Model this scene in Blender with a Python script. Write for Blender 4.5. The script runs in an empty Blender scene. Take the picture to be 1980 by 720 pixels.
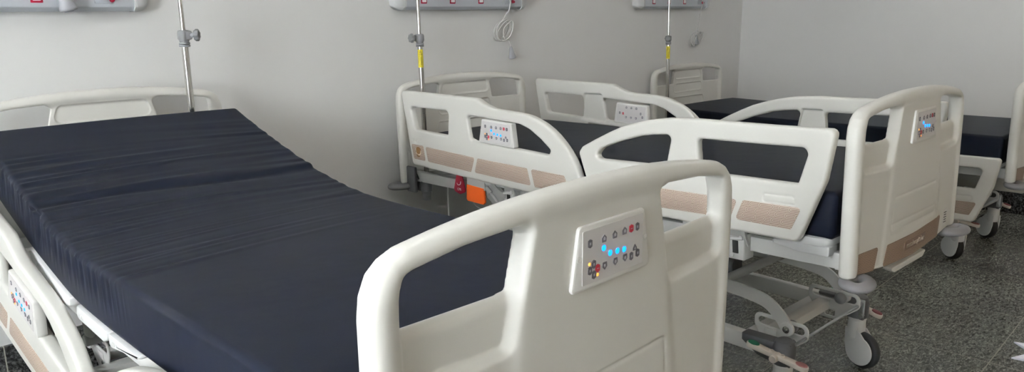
import bpy, bmesh, math, random
import numpy as np
from mathutils import Matrix, Vector
random.seed(7); rng = np.random.RandomState(11)
PI = math.pi
S = bpy.context.scene
COL = S.collection

# ------------------------------------------------------------------ materials
def newmat(name):
    m = bpy.data.materials.new(name); m.use_nodes = True
    nt = m.node_tree
    return m, nt, nt.nodes['Principled BSDF']
def N(nt, t, **kw):
    n = nt.nodes.new(t)
    for k, v in kw.items(): setattr(n, k, v)
    return n
def lk(nt, a, b): nt.links.new(a, b)
def mathn(nt, op, a, b=None, c=None):
    n = nt.nodes.new('ShaderNodeMath'); n.operation = op
    for i, x in enumerate((a, b, c)):
        if x is None: continue
        if hasattr(x, 'is_linked') or isinstance(x, bpy.types.NodeSocket): nt.links.new(x, n.inputs[i])
        else: n.inputs[i].default_value = x
    return n.outputs[0]
def simple(name, col, rough=.45, metal=0., bump=0., bscale=200., var=0., spec=None, coat=0.):
    m, nt, p = newmat(name)
    p.inputs['Base Color'].default_value = (*col, 1); p.inputs['Roughness'].default_value = rough
    p.inputs['Metallic'].default_value = metal
    if spec is not None: p.inputs['Specular IOR Level'].default_value = spec
    if coat: p.inputs['Coat Weight'].default_value = coat; p.inputs['Coat Roughness'].default_value = .15
    tc = N(nt, 'ShaderNodeTexCoord'); nz = N(nt, 'ShaderNodeTexNoise'); nz.inputs['Scale'].default_value = bscale
    lk(nt, tc.outputs['Object'], nz.inputs['Vector'])
    if bump:
        b = N(nt, 'ShaderNodeBump'); b.inputs['Strength'].default_value = bump; b.inputs['Distance'].default_value = .001
        lk(nt, nz.outputs['Fac'], b.inputs['Height']); lk(nt, b.outputs['Normal'], p.inputs['Normal'])
    if var:
        n2 = N(nt, 'ShaderNodeTexNoise'); n2.inputs['Scale'].default_value = 6.; lk(nt, tc.outputs['Object'], n2.inputs['Vector'])
        mx = N(nt, 'ShaderNodeMix'); mx.data_type = 'RGBA'
        lk(nt, n2.outputs['Fac'], mx.inputs['Factor'])
        mx.inputs['A'].default_value = (*[c*(1-var) for c in col], 1); mx.inputs['B'].default_value = (*[min(1, c*(1+var)) for c in col], 1)
        lk(nt, mx.outputs['Result'], p.inputs['Base Color'])
    return m
def emis(name, col, e, base=(.02, .1, .3)):
    m, nt, p = newmat(name)
    p.inputs['Base Color'].default_value = (*base, 1)
    p.inputs['Emission Color'].default_value = (*col, 1); p.inputs['Emission Strength'].default_value = e
    return m
PLAST = simple('bed_plastic', (.69, .68, .635), .36, bump=.05, bscale=500, var=.015)
PANEL = simple('panel_plastic', (.72, .71, .68), .4)
SCREEN = simple('panel_membrane', (.63, .61, .60), .42)
BTN = simple('button_grey', (.125, .118, .135), .5)
BTNR = simple('button_red', (.42, .02, .04), .5)
SYM = simple('button_symbol', (.42, .41, .44), .5)
LED = emis('led_blue', (.0, .12, 1.), 1.5)
LEDC = emis('led_blue_core', (.0, .16, 1.), 2.2, (.0, .02, .1))
AMB = emis('led_amber', (1., .38, .06), .8, (.4, .2, .05))
SEAM = simple('seam_dark', (.02, .02, .02), .8)
STEEL = simple('painted_steel', (.70, .70, .68), .4, bump=.05)
STEELG = simple('grey_painted_steel', (.42, .42, .405), .45)
GREY = simple('grey_plastic', (.125, .125, .135), .45, bump=.1)
LGREY = simple('light_grey_plastic', (.22, .225, .235), .45)
BUMP = simple('bumper_grey', (.235, .23, .24), .5, bump=.1)
RUB = simple('tyre_rubber', (.025, .025, .027), .6)
HUB = simple('wheel_cover', (.60, .60, .585), .4)
CHROME = simple('chrome', (.62, .61, .58), .14, metal=1.)
ZINC = simple('zinc', (.5, .52, .52), .3, metal=1.)
ORANGE = simple('orange_cloth', (.95, .14, .012), .6)
CREAM = simple('pedal_cream', (.60, .54, .48), .45)
RED = simple('red_plastic', (.32, .006, .03), .4)
DRED = simple('dark_red_pad', (.17, .015, .02), .5)
ROSE = simple('rose_pad', (.30, .12, .11), .55)
GREEN = simple('green_pad', (.02, .16, .09), .5)
YEL = simple('yellow_label', (.62, .52, .02), .5)
INK = simple('ink', (.02, .02, .02), .6)
WHITE = simple('white_print', (.8, .8, .8), .6)
CORD = simple('cord_white', (.62, .62, .60), .5)
HAND = simple('handset_grey', (.33, .34, .36), .45)
ALU = simple('anodised_aluminium', (.50, .53, .57), .4, metal=.15)
CAPW = simple('unit_endcap', (.60, .61, .61), .35)
WST = simple('white_paper', (.85, .86, .95), .7)
GOLD = simple('emblem_gold', (.22, .11, .035), .4)
WALL = simple('wall_paint', (.73, .73, .72), .55, bump=.12, bscale=90, var=.012)
CEIL = simple('ceiling_paint', (.75, .75, .73), .8)

def fabric():
    m, nt, p = newmat('mattress_vinyl')
    tc = N(nt, 'ShaderNodeTexCoord')
    n1 = N(nt, 'ShaderNodeTexNoise'); n1.inputs['Scale'].default_value = 3.; n1.inputs['Detail'].default_value = 4
    n2 = N(nt, 'ShaderNodeTexNoise'); n2.inputs['Scale'].default_value = 420.
    lk(nt, tc.outputs['Object'], n1.inputs['Vector']); lk(nt, tc.outputs['Object'], n2.inputs['Vector'])
    mx = N(nt, 'ShaderNodeMix'); mx.data_type = 'RGBA'; lk(nt, n1.outputs['Fac'], mx.inputs['Factor'])
    mx.inputs['A'].default_value = (.0050, .0066, .0150, 1); mx.inputs['B'].default_value = (.0062, .0084, .0160, 1)
    lk(nt, mx.outputs['Result'], p.inputs['Base Color'])
    p.inputs['Roughness'].default_value = .50
    p.inputs['Specular IOR Level'].default_value = .13
    p.inputs['Sheen Weight'].default_value = .0; p.inputs['Sheen Roughness'].default_value = .5
    b = N(nt, 'ShaderNodeBump'); b.inputs['Strength'].default_value = .12; b.inputs['Distance'].default_value = .001
    lk(nt, n2.outputs['Fac'], b.inputs['Height'])
    b2 = N(nt, 'ShaderNodeBump'); b2.inputs['Strength'].default_value = .35; b2.inputs['Distance'].default_value = .004
    n3 = N(nt, 'ShaderNodeTexNoise'); n3.inputs['Scale'].default_value = 9.; lk(nt, tc.outputs['Object'], n3.inputs['Vector'])
    lk(nt, n3.outputs['Fac'], b2.inputs['Height']); lk(nt, b.outputs['Normal'], b2.inputs['Normal']); lk(nt, b2.outputs['Normal'], p.inputs['Normal'])
    return m
NAVY = fabric()

def pattern_mat(name, ax, base, line, pitch=.0054):
    """stripes that turn round in U bends; ax = the axis that runs along the strip (0 = x, 1 = y)"""
    m, nt, p = newmat(name)
    tc = N(nt, 'ShaderNodeTexCoord'); sp = N(nt, 'ShaderNodeSeparateXYZ'); lk(nt, tc.outputs['Object'], sp.inputs[0])
    X = sp.outputs[ax]; Z = sp.outputs[2]
    h = pitch*4; w = .034
    row = mathn(nt, 'FLOOR', mathn(nt, 'DIVIDE', Z, h))
    yl = mathn(nt, 'SUBTRACT', mathn(nt, 'SUBTRACT', Z, mathn(nt, 'MULTIPLY', row, h)), h/2)
    xs = mathn(nt, 'ADD', X, mathn(nt, 'MULTIPLY', row, w*.37))
    cell = mathn(nt, 'FLOOR', mathn(nt, 'DIVIDE', xs, w))
    xl = mathn(nt, 'SUBTRACT', mathn(nt, 'SUBTRACT', xs, mathn(nt, 'MULTIPLY', cell, w)), w/2)
    cb = N(nt, 'ShaderNodeCombineXYZ'); lk(nt, row, cb.inputs[0]); lk(nt, cell, cb.inputs[1])
    wn = N(nt, 'ShaderNodeTexWhiteNoise'); wn.noise_dimensions = '3D'; lk(nt, cb.outputs[0], wn.inputs['Vector'])
    sgn = mathn(nt, 'SUBTRACT', mathn(nt, 'MULTIPLY', mathn(nt, 'GREATER_THAN', wn.outputs['Value'], .5), 2.), 1.)
    xr = mathn(nt, 'MULTIPLY', xl, sgn)
    r = mathn(nt, 'SQRT', mathn(nt, 'ADD', mathn(nt, 'MULTIPLY', xr, xr), mathn(nt, 'MULTIPLY', yl, yl)))
    use = mathn(nt, 'MULTIPLY', mathn(nt, 'GREATER_THAN', xr, 0.), mathn(nt, 'LESS_THAN', r, h/2))
    ay = mathn(nt, 'ABSOLUTE', yl)
    d = mathn(nt, 'ADD', mathn(nt, 'MULTIPLY', use, r), mathn(nt, 'MULTIPLY', mathn(nt, 'SUBTRACT', 1., use), ay))
    c = mathn(nt, 'COSINE', mathn(nt, 'MULTIPLY', d, 2*PI/pitch))
    rp = N(nt, 'ShaderNodeValToRGB'); lk(nt, mathn(nt, 'MULTIPLY_ADD', c, .5, .5), rp.inputs[0])
    e = rp.color_ramp.elements
    e[0].position = .3; e[0].color = (*line, 1); e[1].position = .62; e[1].color = (*base, 1)
    lk(nt, rp.outputs[0], p.inputs['Base Color']); p.inputs['Roughness'].default_value = .5
    return m
PATR = pattern_mat('patterned_strip_rail', 1, (.25, .175, .132), (.57, .48, .41))
PATB = pattern_mat('patterned_strip_board', 0, (.17, .105, .065), (.33, .235, .17))

def granite(name, tile):
    m, nt, p = newmat(name)
    g = N(nt, 'ShaderNodeNewGeometry'); sp = N(nt, 'ShaderNodeSeparateXYZ'); lk(nt, g.outputs['Position'], sp.inputs[0])
    mp = N(nt, 'ShaderNodeMapping'); lk(nt, g.outputs['Position'], mp.inputs['Vector'])
    n1 = N(nt, 'ShaderNodeTexNoise'); n1.inputs['Detail'].default_value = 5; n1.inputs['Roughness'].default_value = .72
    n2 = N(nt, 'ShaderNodeTexNoise'); n2.inputs['Detail'].default_value = 3
    if tile:
        mp.inputs['Rotation'].default_value = (0, 0, .75); mp.inputs['Scale'].default_value = (1, 2.3, 1)
        n1.inputs['Scale'].default_value = 40; n1.inputs['Distortion'].default_value = 1.2
    else: n1.inputs['Scale'].default_value = 85
    n2.inputs['Scale'].default_value = 2.2
    lk(nt, mp.outputs[0], n1.inputs['Vector']); lk(nt, g.outputs['Position'], n2.inputs['Vector'])
    rp = N(nt, 'ShaderNodeValToRGB'); lk(nt, n1.outputs['Fac'], rp.inputs[0]); e = rp.color_ramp.elements
    if tile:
        e[0].position = .36; e[0].color = (.036, .037, .035, 1); e[1].position = .68; e[1].color = (.40, .40, .37, 1)
        x = rp.color_ramp.elements.new(.5); x.color = (.135, .139, .126, 1)
    else:
        e[0].position = .44; e[0].color = (.006, .006, .007, 1); e[1].position = .70; e[1].color = (.13, .13, .135, 1)
    mx = N(nt, 'ShaderNodeMix'); mx.data_type = 'RGBA'; mx.blend_type = 'MULTIPLY'; mx.inputs['Factor'].default_value = 1
    rp2 = N(nt, 'ShaderNodeValToRGB'); lk(nt, n2.outputs['Fac'], rp2.inputs[0]); rp2.color_ramp.elements[0].color = (.72, .72, .72, 1); rp2.color_ramp.elements[0].position = .3
    rp2.color_ramp.elements[1].color = (1.25, 1.27, 1.2, 1); rp2.color_ramp.elements[1].position = .7
    lk(nt, rp.outputs[0], mx.inputs['A']); lk(nt, rp2.outputs[0], mx.inputs['B'])
    def gl(sock, off, per, wd=.0021):
        a = mathn(nt, 'MODULO', mathn(nt, 'ADD', mathn(nt, 'SUBTRACT', sock, off), per*40.5), per)
        return mathn(nt, 'LESS_THAN', mathn(nt, 'ABSOLUTE', mathn(nt, 'SUBTRACT', a, per/2)), wd)
    if tile: gr = mathn(nt, 'MAXIMUM', gl(sp.outputs[0], 4.043, .622), gl(sp.outputs[1], -1.996, .638))
    else: gr = mathn(nt, 'MAXIMUM', gl(sp.outputs[0], .567, .622), gl(sp.outputs[1], -1.996, .638))
    m2 = N(nt, 'ShaderNodeMix'); m2.data_type = 'RGBA'; lk(nt, gr, m2.inputs['Factor']); lk(nt, mx.outputs['Result'], m2.inputs['A'])
    m2.inputs['B'].default_value = (.30, .29, .25, 1)
    lk(nt, m2.outputs['Result'], p.inputs['Base Color'])
    p.inputs['Roughness'].default_value = .2 if tile else .25
    p.inputs['Specular IOR Level'].default_value = .4
    b = N(nt, 'ShaderNodeBump'); b.inputs['Strength'].default_value = .05; b.inputs['Distance'].default_value = .001
    lk(nt, n1.outputs['Fac'], b.inputs['Height']); lk(nt, b.outputs['Normal'], p.inputs['Normal'])
    return m
FLOORM = granite('granite_tiles', True); BASEM = granite('granite_skirting', False)

# ------------------------------------------------------------------ mesh helpers
def mesh_from(verts, faces, name='m', smooth=True):
    me = bpy.data.meshes.new(name)
    me.from_pydata([tuple(v) for v in verts], [], [tuple(f) for f in faces]); me.update()
    if smooth: me.polygons.foreach_set('use_smooth', [True]*len(me.polygons))
    return me
def obj(name, me, mat, parent=None, M=None):
    if isinstance(me, bmesh.types.BMesh):
        b = me; me = bpy.data.meshes.new(name); b.normal_update(); b.to_mesh(me); b.free()
    if mat is not None and len(me.materials) == 0:
        for m_ in (mat if isinstance(mat, (list, tuple)) else [mat]): me.materials.append(m_)
    o = bpy.data.objects.new(name, me); COL.objects.link(o)
    if parent is not None: o.parent = parent
    if M is not None: o.matrix_local = M
    return o
def tag(o, label, cat, group=None):
    o['label'] = label; o['category'] = cat
    if group: o['group'] = group
    return o
def empty(name, M):
    o = bpy.data.objects.new(name, None); COL.objects.link(o); o.empty_display_size = .1; o.matrix_world = M; return o
def struct(o): o['kind'] = 'structure'; return o
def smooth_ang(bm, ang=35):
    for f in bm.faces: f.smooth = True
    for e in bm.edges:
        if len(e.link_faces) == 2 and e.calc_face_angle(0) > math.radians(ang): e.smooth = False
    return bm
def addbox(bm, c, s, bev=.003, rot=None, seg=2):
    n0 = set(bm.verts)
    r = bmesh.ops.create_cube(bm, size=1.)
    vs = r['verts']
    for v in vs: v.co = Vector((v.co.x*s[0], v.co.y*s[1], v.co.z*s[2]))
    if bev > 0:
        es = list({e for v in vs for e in v.link_edges})
        r2 = bmesh.ops.bevel(bm, geom=es, offset=min(bev, min(s)*.45), segments=seg, affect='EDGES', profile=.5)
    nv = [v for v in bm.verts if v not in n0]
    T = Matrix.Translation(Vector(c))
    if rot is not None: T = T @ rot
    for v in nv: v.co = T @ v.co
    return nv
def box(c, s, bev=.003, rot=None, seg=2):
    bm = bmesh.new(); addbox(bm, c, s, bev, rot, seg); return smooth_ang(bm)
def axis_mat(d):
    d = Vector(d).normalized()
    return d.to_track_quat('Z', 'Y').to_matrix().to_4x4()
def addlathe(bm, prof, c=(0, 0, 0), axis=(0, 0, 1), n=28):
    """prof: list of (r, h) along axis"""
    M = Matrix.Translation(Vector(c)) @ axis_mat(axis); rings = []
    for r, h in prof:
        if r < 1e-6: rings.append([bm.verts.new(M @ Vector((0, 0, h)))])
        else: rings.append([bm.verts.new(M @ Vector((r*math.cos(2*PI*i/n), r*math.sin(2*PI*i/n), h))) for i in range(n)])
    for a, b in zip(rings[:-1], rings[1:]):
        for i in range(n):
            j = (i+1) % n
            if len(a) == 1 and len(b) == 1: continue
            if len(a) == 1: bm.faces.new((a[0], b[j], b[i]))
            elif len(b) == 1: bm.faces.new((a[i], a[j], b[0]))
            else: bm.faces.new((a[i], a[j], b[j], b[i]))
    return bm
def cyl(bm, p0, p1, r, n=20, bev=.0):
    p0 = Vector(p0); p1 = Vector(p1); L_ = (p1-p0).length; b = bev or min(r*.15, L_*.2)
    return addlathe(bm, [(0, 0), (r-b, 0), (r, b), (r, L_-b), (r-b, L_), (0, L_)], p0, p1-p0, n)
def catmull(pts, k=8):
    P = [Vector(p) for p in pts]; P = [2*P[0]-P[1]]+P+[2*P[-1]-P[-2]]; out = []
    for i in range(1, len(P)-2):
        a, b, c, d = P[i-1:i+3]
        for j in range(k):
            t = j/k; out.append(.5*((2*b)+(c-a)*t+(2*a-5*b+4*c-d)*t*t+(3*b-a-3*c+d)*t**3))
    out.append(P[-2]); return out
def tube(bm, pts, r, n=12, k=0, closed=False, caps=True, sec=None):
    if k: pts = catmull(pts, k)
    pts = [Vector(p) for p in pts]; m = len(pts); rings = []; up = None
    for i, p in enumerate(pts):
        if closed: t = (pts[(i+1) % m]-pts[i-1]).normalized()
        else: t = (pts[min(i+1, m-1)]-pts[max(i-1, 0)]).normalized()
        if up is None:
            up = Vector((0, 0, 1)) if abs(t.z) < .9 else Vector((1, 0, 0))
        x = t.cross(up).normalized(); up = x.cross(t).normalized()
        if sec is None: rings.append([bm.verts.new(p+x*r*math.cos(2*PI*j/n)+up*r*math.sin(2*PI*j/n)) for j in range(n)])
        else: rings.append([bm.verts.new(p+x*a+up*b) for a, b in sec])
    nn = len(rings[0])
    for i in range(m if closed else m-1):
        a = rings[i]; b = rings[(i+1) % m]
        for j in range(nn): bm.faces.new((a[j], a[(j+1) % nn], b[(j+1) % nn], b[j]))
    if not closed and caps:
        bm.faces.new(rings[0]); bm.faces.new(list(reversed(rings[-1])))
    return bm
def fin(bm, ang=35):
    bmesh.ops.recalc_face_normals(bm, faces=bm.faces[:]); return smooth_ang(bm, ang)
def fillet(pts, rad):
    """rounded polygon; rad one number or one per corner"""
    n = len(pts); P = [Vector(p).to_2d() if len(p) > 2 else Vector(p) for p in pts]; out = []
    for i in range(n):
        r = rad[i] if isinstance(rad, (list, tuple)) else rad
        p = P[i]; a = (P[i-1]-p); b = (P[(i+1) % n]-p)
        if r <= 0: out.append((p.x, p.y)); continue
        la, lb = a.length, b.length; a.normalize(); b.normalize()
        ang = math.acos(max(-1, min(1, a.dot(b)))); 
        if ang > 3.0: out.append((p.x, p.y)); continue
        d = min(r/math.tan(ang/2), la*.48, lb*.48); r2 = d*math.tan(ang/2)
        c = p+(a+b).normalized()*(r2/math.sin(ang/2))
        s = p+a*d-c; e = p+b*d-c
        k = 6
        for j in range(k+1):
            t = j/k; v = s*(1-t)+e*t; v = v.normalized()*r2; out.append((c.x+v.x, c.y+v.y))
    return out
def prism(poly, t0, t1, plane='yz', bev=0., mi=0, bm=None):
    """extrude a 2D polygon; plane tells which axes poly spans; t0..t1 along the third axis"""
    bm = bm or bmesh.new()
    def P(a, b, t): return {'yz': (t, a, b), 'xz': (a, t, b), 'xy': (a, b, t)}[plane]
    n = len(poly)
    if bev > 0:
        q = np.array(poly); c = q.mean(0)
        nx = []
        for i in range(n):
            e1 = q[i]-q[i-1]; e2 = q[(i+1) % n]-q[i]
            e1 = e1/(np.linalg.norm(e1)+1e-9); e2 = e2/(np.linalg.norm(e2)+1e-9); t = e1+e2; t = t/(np.linalg.norm(t)+1e-9)
            nx.append((t[1], -t[0]))
        nx = np.array(nx); area = sum(q[i-1][0]*q[i][1]-q[i][0]*q[i-1][1] for i in range(n))
        if area < 0: nx = -nx
        sg = 1 if t1 > t0 else -1
        lays = [(q-nx*bev, t0), (q-nx*bev*.3, t0+sg*bev*.3), (q, t0+sg*bev), (q, t1-sg*bev), (q-nx*bev*.3, t1-sg*bev*.3), (q-nx*bev, t1)]
    else: lays = [(np.array(poly), t0), (np.array(poly), t1)]
    R_ = [[bm.verts.new(P(a, b, t)) for a, b in l] for l, t in lays]
    fs = []
    for A, B in zip(R_[:-1], R_[1:]):
        for i in range(n): fs.append(bm.faces.new((A[i], A[(i+1) % n], B[(i+1) % n], B[i])))
    fs.append(bm.faces.new(R_[0])); fs.append(bm.faces.new(R_[-1]))
    for f in fs: f.material_index = mi
    return bm
def mirror_mesh(me, name):
    m = me.copy(); m.name = name; n = len(m.vertices); co = np.empty(n*3); m.vertices.foreach_get('co', co); co[0::3] *= -1
    m.vertices.foreach_set('co', co); m.flip_normals(); m.update(); return m
def textmesh(s, size, ext=.0004):
    cu = bpy.data.curves.new('t', 'FONT'); cu.body = s; cu.size = size; cu.extrude = ext; cu.align_x = 'CENTER'; cu.align_y = 'CENTER'
    o = bpy.data.objects.new('t', cu); COL.objects.link(o)
    dg = bpy.context.evaluated_depsgraph_get(); me = bpy.data.meshes.new_from_object(o.evaluated_get(dg))
    bpy.data.objects.remove(o); return me

# ------------------------------------------------------------------ signed distance + surface nets
def sd_poly(px, py, poly, closed=True):
    P = np.array(poly, float); n = len(P); d = np.full(px.shape, 1e9); s = np.ones(px.shape)
    for i in range(n if closed else n-1):
        a = P[i]; b = P[(i+1) % n]; ex, ey = b-a
        wx = px-a[0]; wy = py-a[1]; t = np.clip((wx*ex+wy*ey)/(ex*ex+ey*ey+1e-12), 0, 1)
        dx = wx-ex*t; dy = wy-ey*t; d = np.minimum(d, dx*dx+dy*dy)
        if closed:
            c1 = py >= a[1]; c2 = py < b[1]; c3 = ex*wy > ey*wx
            s = np.where((c1 & c2 & c3) | (~c1 & ~c2 & ~c3), -s, s)
    return np.sqrt(d)*(s if closed else 1)
def smax(a, b, k): h = np.clip(.5-.5*(a-b)/k, 0, 1); return a*(1-h)+b*h+k*h*(1-h)
def smin(a, b, k): return -smax(-a, -b, k)
def sstep(x, a, b): t = np.clip((x-a)/(b-a), 0, 1); return t*t*(3-2*t)
def surface_nets(F, o, h):
    """F[nx,ny,nz] negative inside -> verts, quads"""
    I = F < 0; nx, ny, nz = F.shape
    c = np.zeros((nx-1, ny-1, nz-1), int)
    for a in (0, 1):
        for b in (0, 1):
            for d in (0, 1): c += I[a:nx-1+a, b:ny-1+b, d:nz-1+d]
    act = (c > 0) & (c < 8); idx = -np.ones(act.shape, int); ii = np.argwhere(act); idx[act] = np.arange(len(ii))
    acc = np.zeros((len(ii), 3)); cnt = np.zeros(len(ii))
    cor = [(a, b, d) for a in (0, 1) for b in (0, 1) for d in (0, 1)]
    for p in cor:
        for ax in range(3):
            if p[ax]: continue
            q = list(p); q[ax] = 1
            f0 = F[ii[:, 0]+p[0], ii[:, 1]+p[1], ii[:, 2]+p[2]]; f1 = F[ii[:, 0]+q[0], ii[:, 1]+q[1], ii[:, 2]+q[2]]
            m = (f0 < 0) != (f1 < 0); t = np.where(m, f0/np.where(m, f0-f1, 1), 0)
            pt = np.array(p, float)[None]+np.zeros((len(ii), 3)); pt[:, ax] = t
            acc += pt*m[:, None]; cnt += m
    V = (ii+acc/cnt[:, None])*h+np.array(o)[None]
    Q = []
    for ax in range(3):
        s0 = [slice(1, -1)]*3; s1 = [slice(1, -1)]*3
        s0[ax] = slice(0, F.shape[ax]-1); s1[ax] = slice(1, F.shape[ax])
        A = I[tuple(s0)]; B = I[tuple(s1)]; e = np.argwhere(A != B); sgn = A[A != B]
        u, v = (ax+1) % 3, (ax+2) % 3
        base = e.copy()
        for k in (u, v): base[:, k] += 1
        def g(du, dv): q = base.copy(); q[:, u] += du; q[:, v] += dv; return idx[q[:, 0], q[:, 1], q[:, 2]]
        quad = np.stack([g(-1, -1), g(0, -1), g(0, 0), g(-1, 0)], 1)
        quad = np.where(sgn[:, None], quad, quad[:, ::-1]); Q.append(quad)
    return V, np.concatenate(Q)
def np_mesh(V, Q, name):
    me = bpy.data.meshes.new(name); me.vertices.add(len(V)); me.vertices.foreach_set('co', V.astype('f').ravel())
    me.loops.add(len(Q)*4); me.loops.foreach_set('vertex_index', Q.astype('i').ravel())
    me.polygons.add(len(Q)); me.polygons.foreach_set('loop_start', np.arange(len(Q), dtype='i')*4)
    me.update(calc_edges=True); me.validate(); me.polygons.foreach_set('use_smooth', [True]*len(me.polygons)); me.update(); return me
def mirp(l): return [(-a, b) for a, b in reversed(l)]

# head / foot board. u across, z up, w outwards.  Mesh x=u, y=-w
BL = 2.327
def board_mesh():
    h = .0036
    us = np.arange(-.475, .476, h); ws = np.arange(-.046, .047, h); zs = np.arange(-.045, .578, h)
    UU, ZZ = np.meshgrid(us, zs, indexing='ij')
    top = [(u, .557-.034*(abs(u)/.4)**2.3) for u in np.linspace(.395, 0, 14)]
    right = [(.452, .0), (.455, .20), (.455, .435), (.451, .468), (.439, .496), (.420, .513)]
    left_top = mirp(top)[1:]; 
    bottom = [(u, -.024*(1-(u/.44)**2)+.004) for u in np.linspace(-.44, .44, 13)]
    outl = bottom+right+top+left_top+mirp(right)
    side_path = [(.452, -.06)]+right+top+left_top+mirp(right)+[(-.452, -.06)]
    dO = sd_poly(UU, ZZ, outl)
    dP = sd_poly(UU, ZZ, side_path, closed=False)
    holer = fillet([(.208, .412), (.402, .412), (.402, .489), (.387, .4945), (.30, .508), (.176, .514)], [.02, .012, .01, .015, .0, .016])
    dH = np.minimum(sd_poly(UU, ZZ, holer), sd_poly(UU, ZZ, mirp(holer)))
    pock = fillet([(.212, .322), (.405, .327), (.405, .50), (.166, .515)], [.022, .02, .01, .012])
    dK = np.minimum(sd_poly(UU, ZZ, pock), sd_poly(UU, ZZ, mirp(pock)))
    cen = [(-.262, -.05), (.262, -.05), (.205, .33), (.162, .6), (-.162, .6), (-.205, .33)]
    dC = sd_poly(UU, ZZ, cen)
    F = .0195+.0035*sstep(-dC, -.012, .016)
    F = F-.0*ZZ
    pk = sstep(-dK, -.008, .011)
    F = F*(1-pk)+(.004-.016*np.clip((ZZ-.386)/.026, 0, 1)**2)*pk
    # shallow line work on the outer face
    rec = fillet([(-.19, .105), (.205, .105), (.195, .217), (-.18, .217)], .014)
    dR = sd_poly(UU, ZZ, rec); F = F-.0028*np.exp(-(dR/.0032)**2)
    lab = fillet([(-.19, .098), (.205, .098), (.202, .13), (-.19, .13)], .01)
    F = F-.0018*np.exp(-(sd_poly(UU, ZZ, lab)/.003)**2)
    B = -.013+0*UU
    for (z0, z1, w0) in ((.443, .508, .168), (.342, .406, .185), (.237, .302, .212), (.13, .195, .235)):
        q = fillet([(-w0-.012, z0), (w0+.012, z0), (w0-.014, z1), (-w0+.014, z1)], .022)
        B = B+.0045*sstep(-sd_poly(UU, ZZ, q), -.002, .002)-.003*np.exp(-(sd_poly(UU, ZZ, q)/.0035)**2)
    for sx in (-1, 1):    # long loop on the post
        q = fillet([(sx*.415-.011, .01), (sx*.415+.011, .01), (sx*.415+.011, .175), (sx*.415-.011, .175)], .0105)
        B = B-.006*np.exp(-(sd_poly(UU, ZZ, q)/.0045)**2)
    e3 = lambda a: a[:, None, :]
    W = ws[None, :, None]
    plate = smax(W-e3(F), e3(B)-W, .006)
    plate = smax(plate, e3(dO)+.006, .02)
    ru = .0245
    rim = np.sqrt((e3(dP)-ru)**2*np.where(e3(dP) < ru, 1, 1)+W**2)-ru
    rim = np.where(e3(dO) < .02, rim, 1.)
    rim = smax(rim, e3(np.broadcast_to((.006-ZZ), UU.shape)), .01)
    body = smin(plate, rim, .011)
    # slanted wall of the centre body next to the holes
    body = smax(body, -e3(dH), .009)
    body = smax(body, e3(dO), .004)
    Fd = np.ascontiguousarray(np.transpose(body, (0, 1, 2)))
    V, Q = surface_nets(Fd, (us[0], ws[0], zs[0]), h)
    V[:, 1] += .012*(1-(V[:, 0]/.46)**2)
    V[:, 1] *= -1; Q = Q[:, ::-1]
    return np_mesh(V, Q, 'board')
def board_front(u, z):
    dC = sd_poly(np.array([u]), np.array([z]), [(-.262, -.05), (.262, -.05), (.205, .33), (.162, .6), (-.162, .6), (-.205, .33)])[0]
    return float(.0195+.0035*sstep(-dC, -.012, .016)+.012*(1-(u/.46)**2))

HEAD_O = [(-.087, .498), (-.672, .483), (-.730, .458), (-.785, .4435), (-.904, .437), (-.98, .431), (-1.02, .424), (-1.055, .413), (-1.095, .398), (-1.132, .379), (-1.165, .357), (-1.197, .33), (-1.226, .301), (-1.252, .27), (-1.272, .235), (-1.288, .195), (-1.298, .15), (-1.303, .088), (-1.03, .095), (-.71, .105), (-.43, .116), (-.158, .127)]
HEAD_R = [.02, .03, .03, .04, 0, 0, 0, 0, 0, 0, 0, 0, 0, 0, 0, 0, 0, .025, 0, 0, 0, .02]
H_W1 = fillet([(-.165, .420), (-.467, .412), (-.453, .297), (-.192, .308)], [.014, .02, .006, .022])
H_W2 = fillet([(-.600, .404), (-.943, .387), (-1.005, .369), (-1.071, .333), (-1.128, .292), (-1.115, .270), (-.923, .279), (-.622, .290)], [.015, .05, .05, 0, .008, .012, 0, .02])
FOOT_O = [(-1.281, .300), (-1.30, .325), (-1.361, .356), (-1.43, .389), (-1.487, .413), (-1.545, .431), (-1.606, .446), (-1.655, .455), (-1.70, .461), (-1.80, .466), (-2.11, .464), (-2.297, .466), (-2.271, .306), (-2.195, .104), (-2.04, .104), (-1.94, .103), (-1.358, .097), (-1.32, .199)]
FOOT_R = [.02, .02, 0, 0, 0, 0, 0, 0, 0, 0, 0, .018, 0, .028, 0, 0, .02, 0]
F_W1 = fillet([(-1.371, .296), (-1.399, .327), (-1.44, .343), (-1.487, .360), (-1.583, .388), (-1.64, .397), (-1.718, .403), (-1.695, .290), (-1.391, .284)], [.014, .02, 0, 0, 0, 0, .016, .006, .02])
F_W2 = fillet([(-1.823, .399), (-2.05, .400), (-2.218, .403), (-2.185, .288), (-1.835, .287)], [.014, 0, .02, .008, .018])
def rail_mesh(outl, wins, posts, grooves):
    """left rail; outer face towards -x, centred on x=0"""
    h = .0038
    P = np.array(outl); vs = np.arange(P[:, 0].min()-.012, P[:, 0].max()+.014, h); zs = np.arange(P[:, 1].min()-.012, P[:, 1].max()+.014, h); xs = np.arange(-.029, .030, h)
    VV, ZZ = np.meshgrid(vs, zs, indexing='ij')
    d = sd_poly(VV, ZZ, outl)
    for w in wins: d = smax(d, -sd_poly(VV, ZZ, w), .004)
    I = .019+0*VV     # inner face level
    for q in posts: I = I-.013*sstep(-sd_poly(VV, ZZ, q), -.004, .004)
    O = -.019+0*VV
    for q in grooves: O = O+.0022*np.exp(-(sd_poly(VV, ZZ, q)/.003)**2)
    X = xs[:, None, None]
    body = smax(X-I[None], O[None]-X, .004); body = smax(body, d[None], .0125)
    V, Q = surface_nets(body, (xs[0], vs[0], zs[0]), h)
    return np_mesh(V, Q, 'rail')

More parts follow.
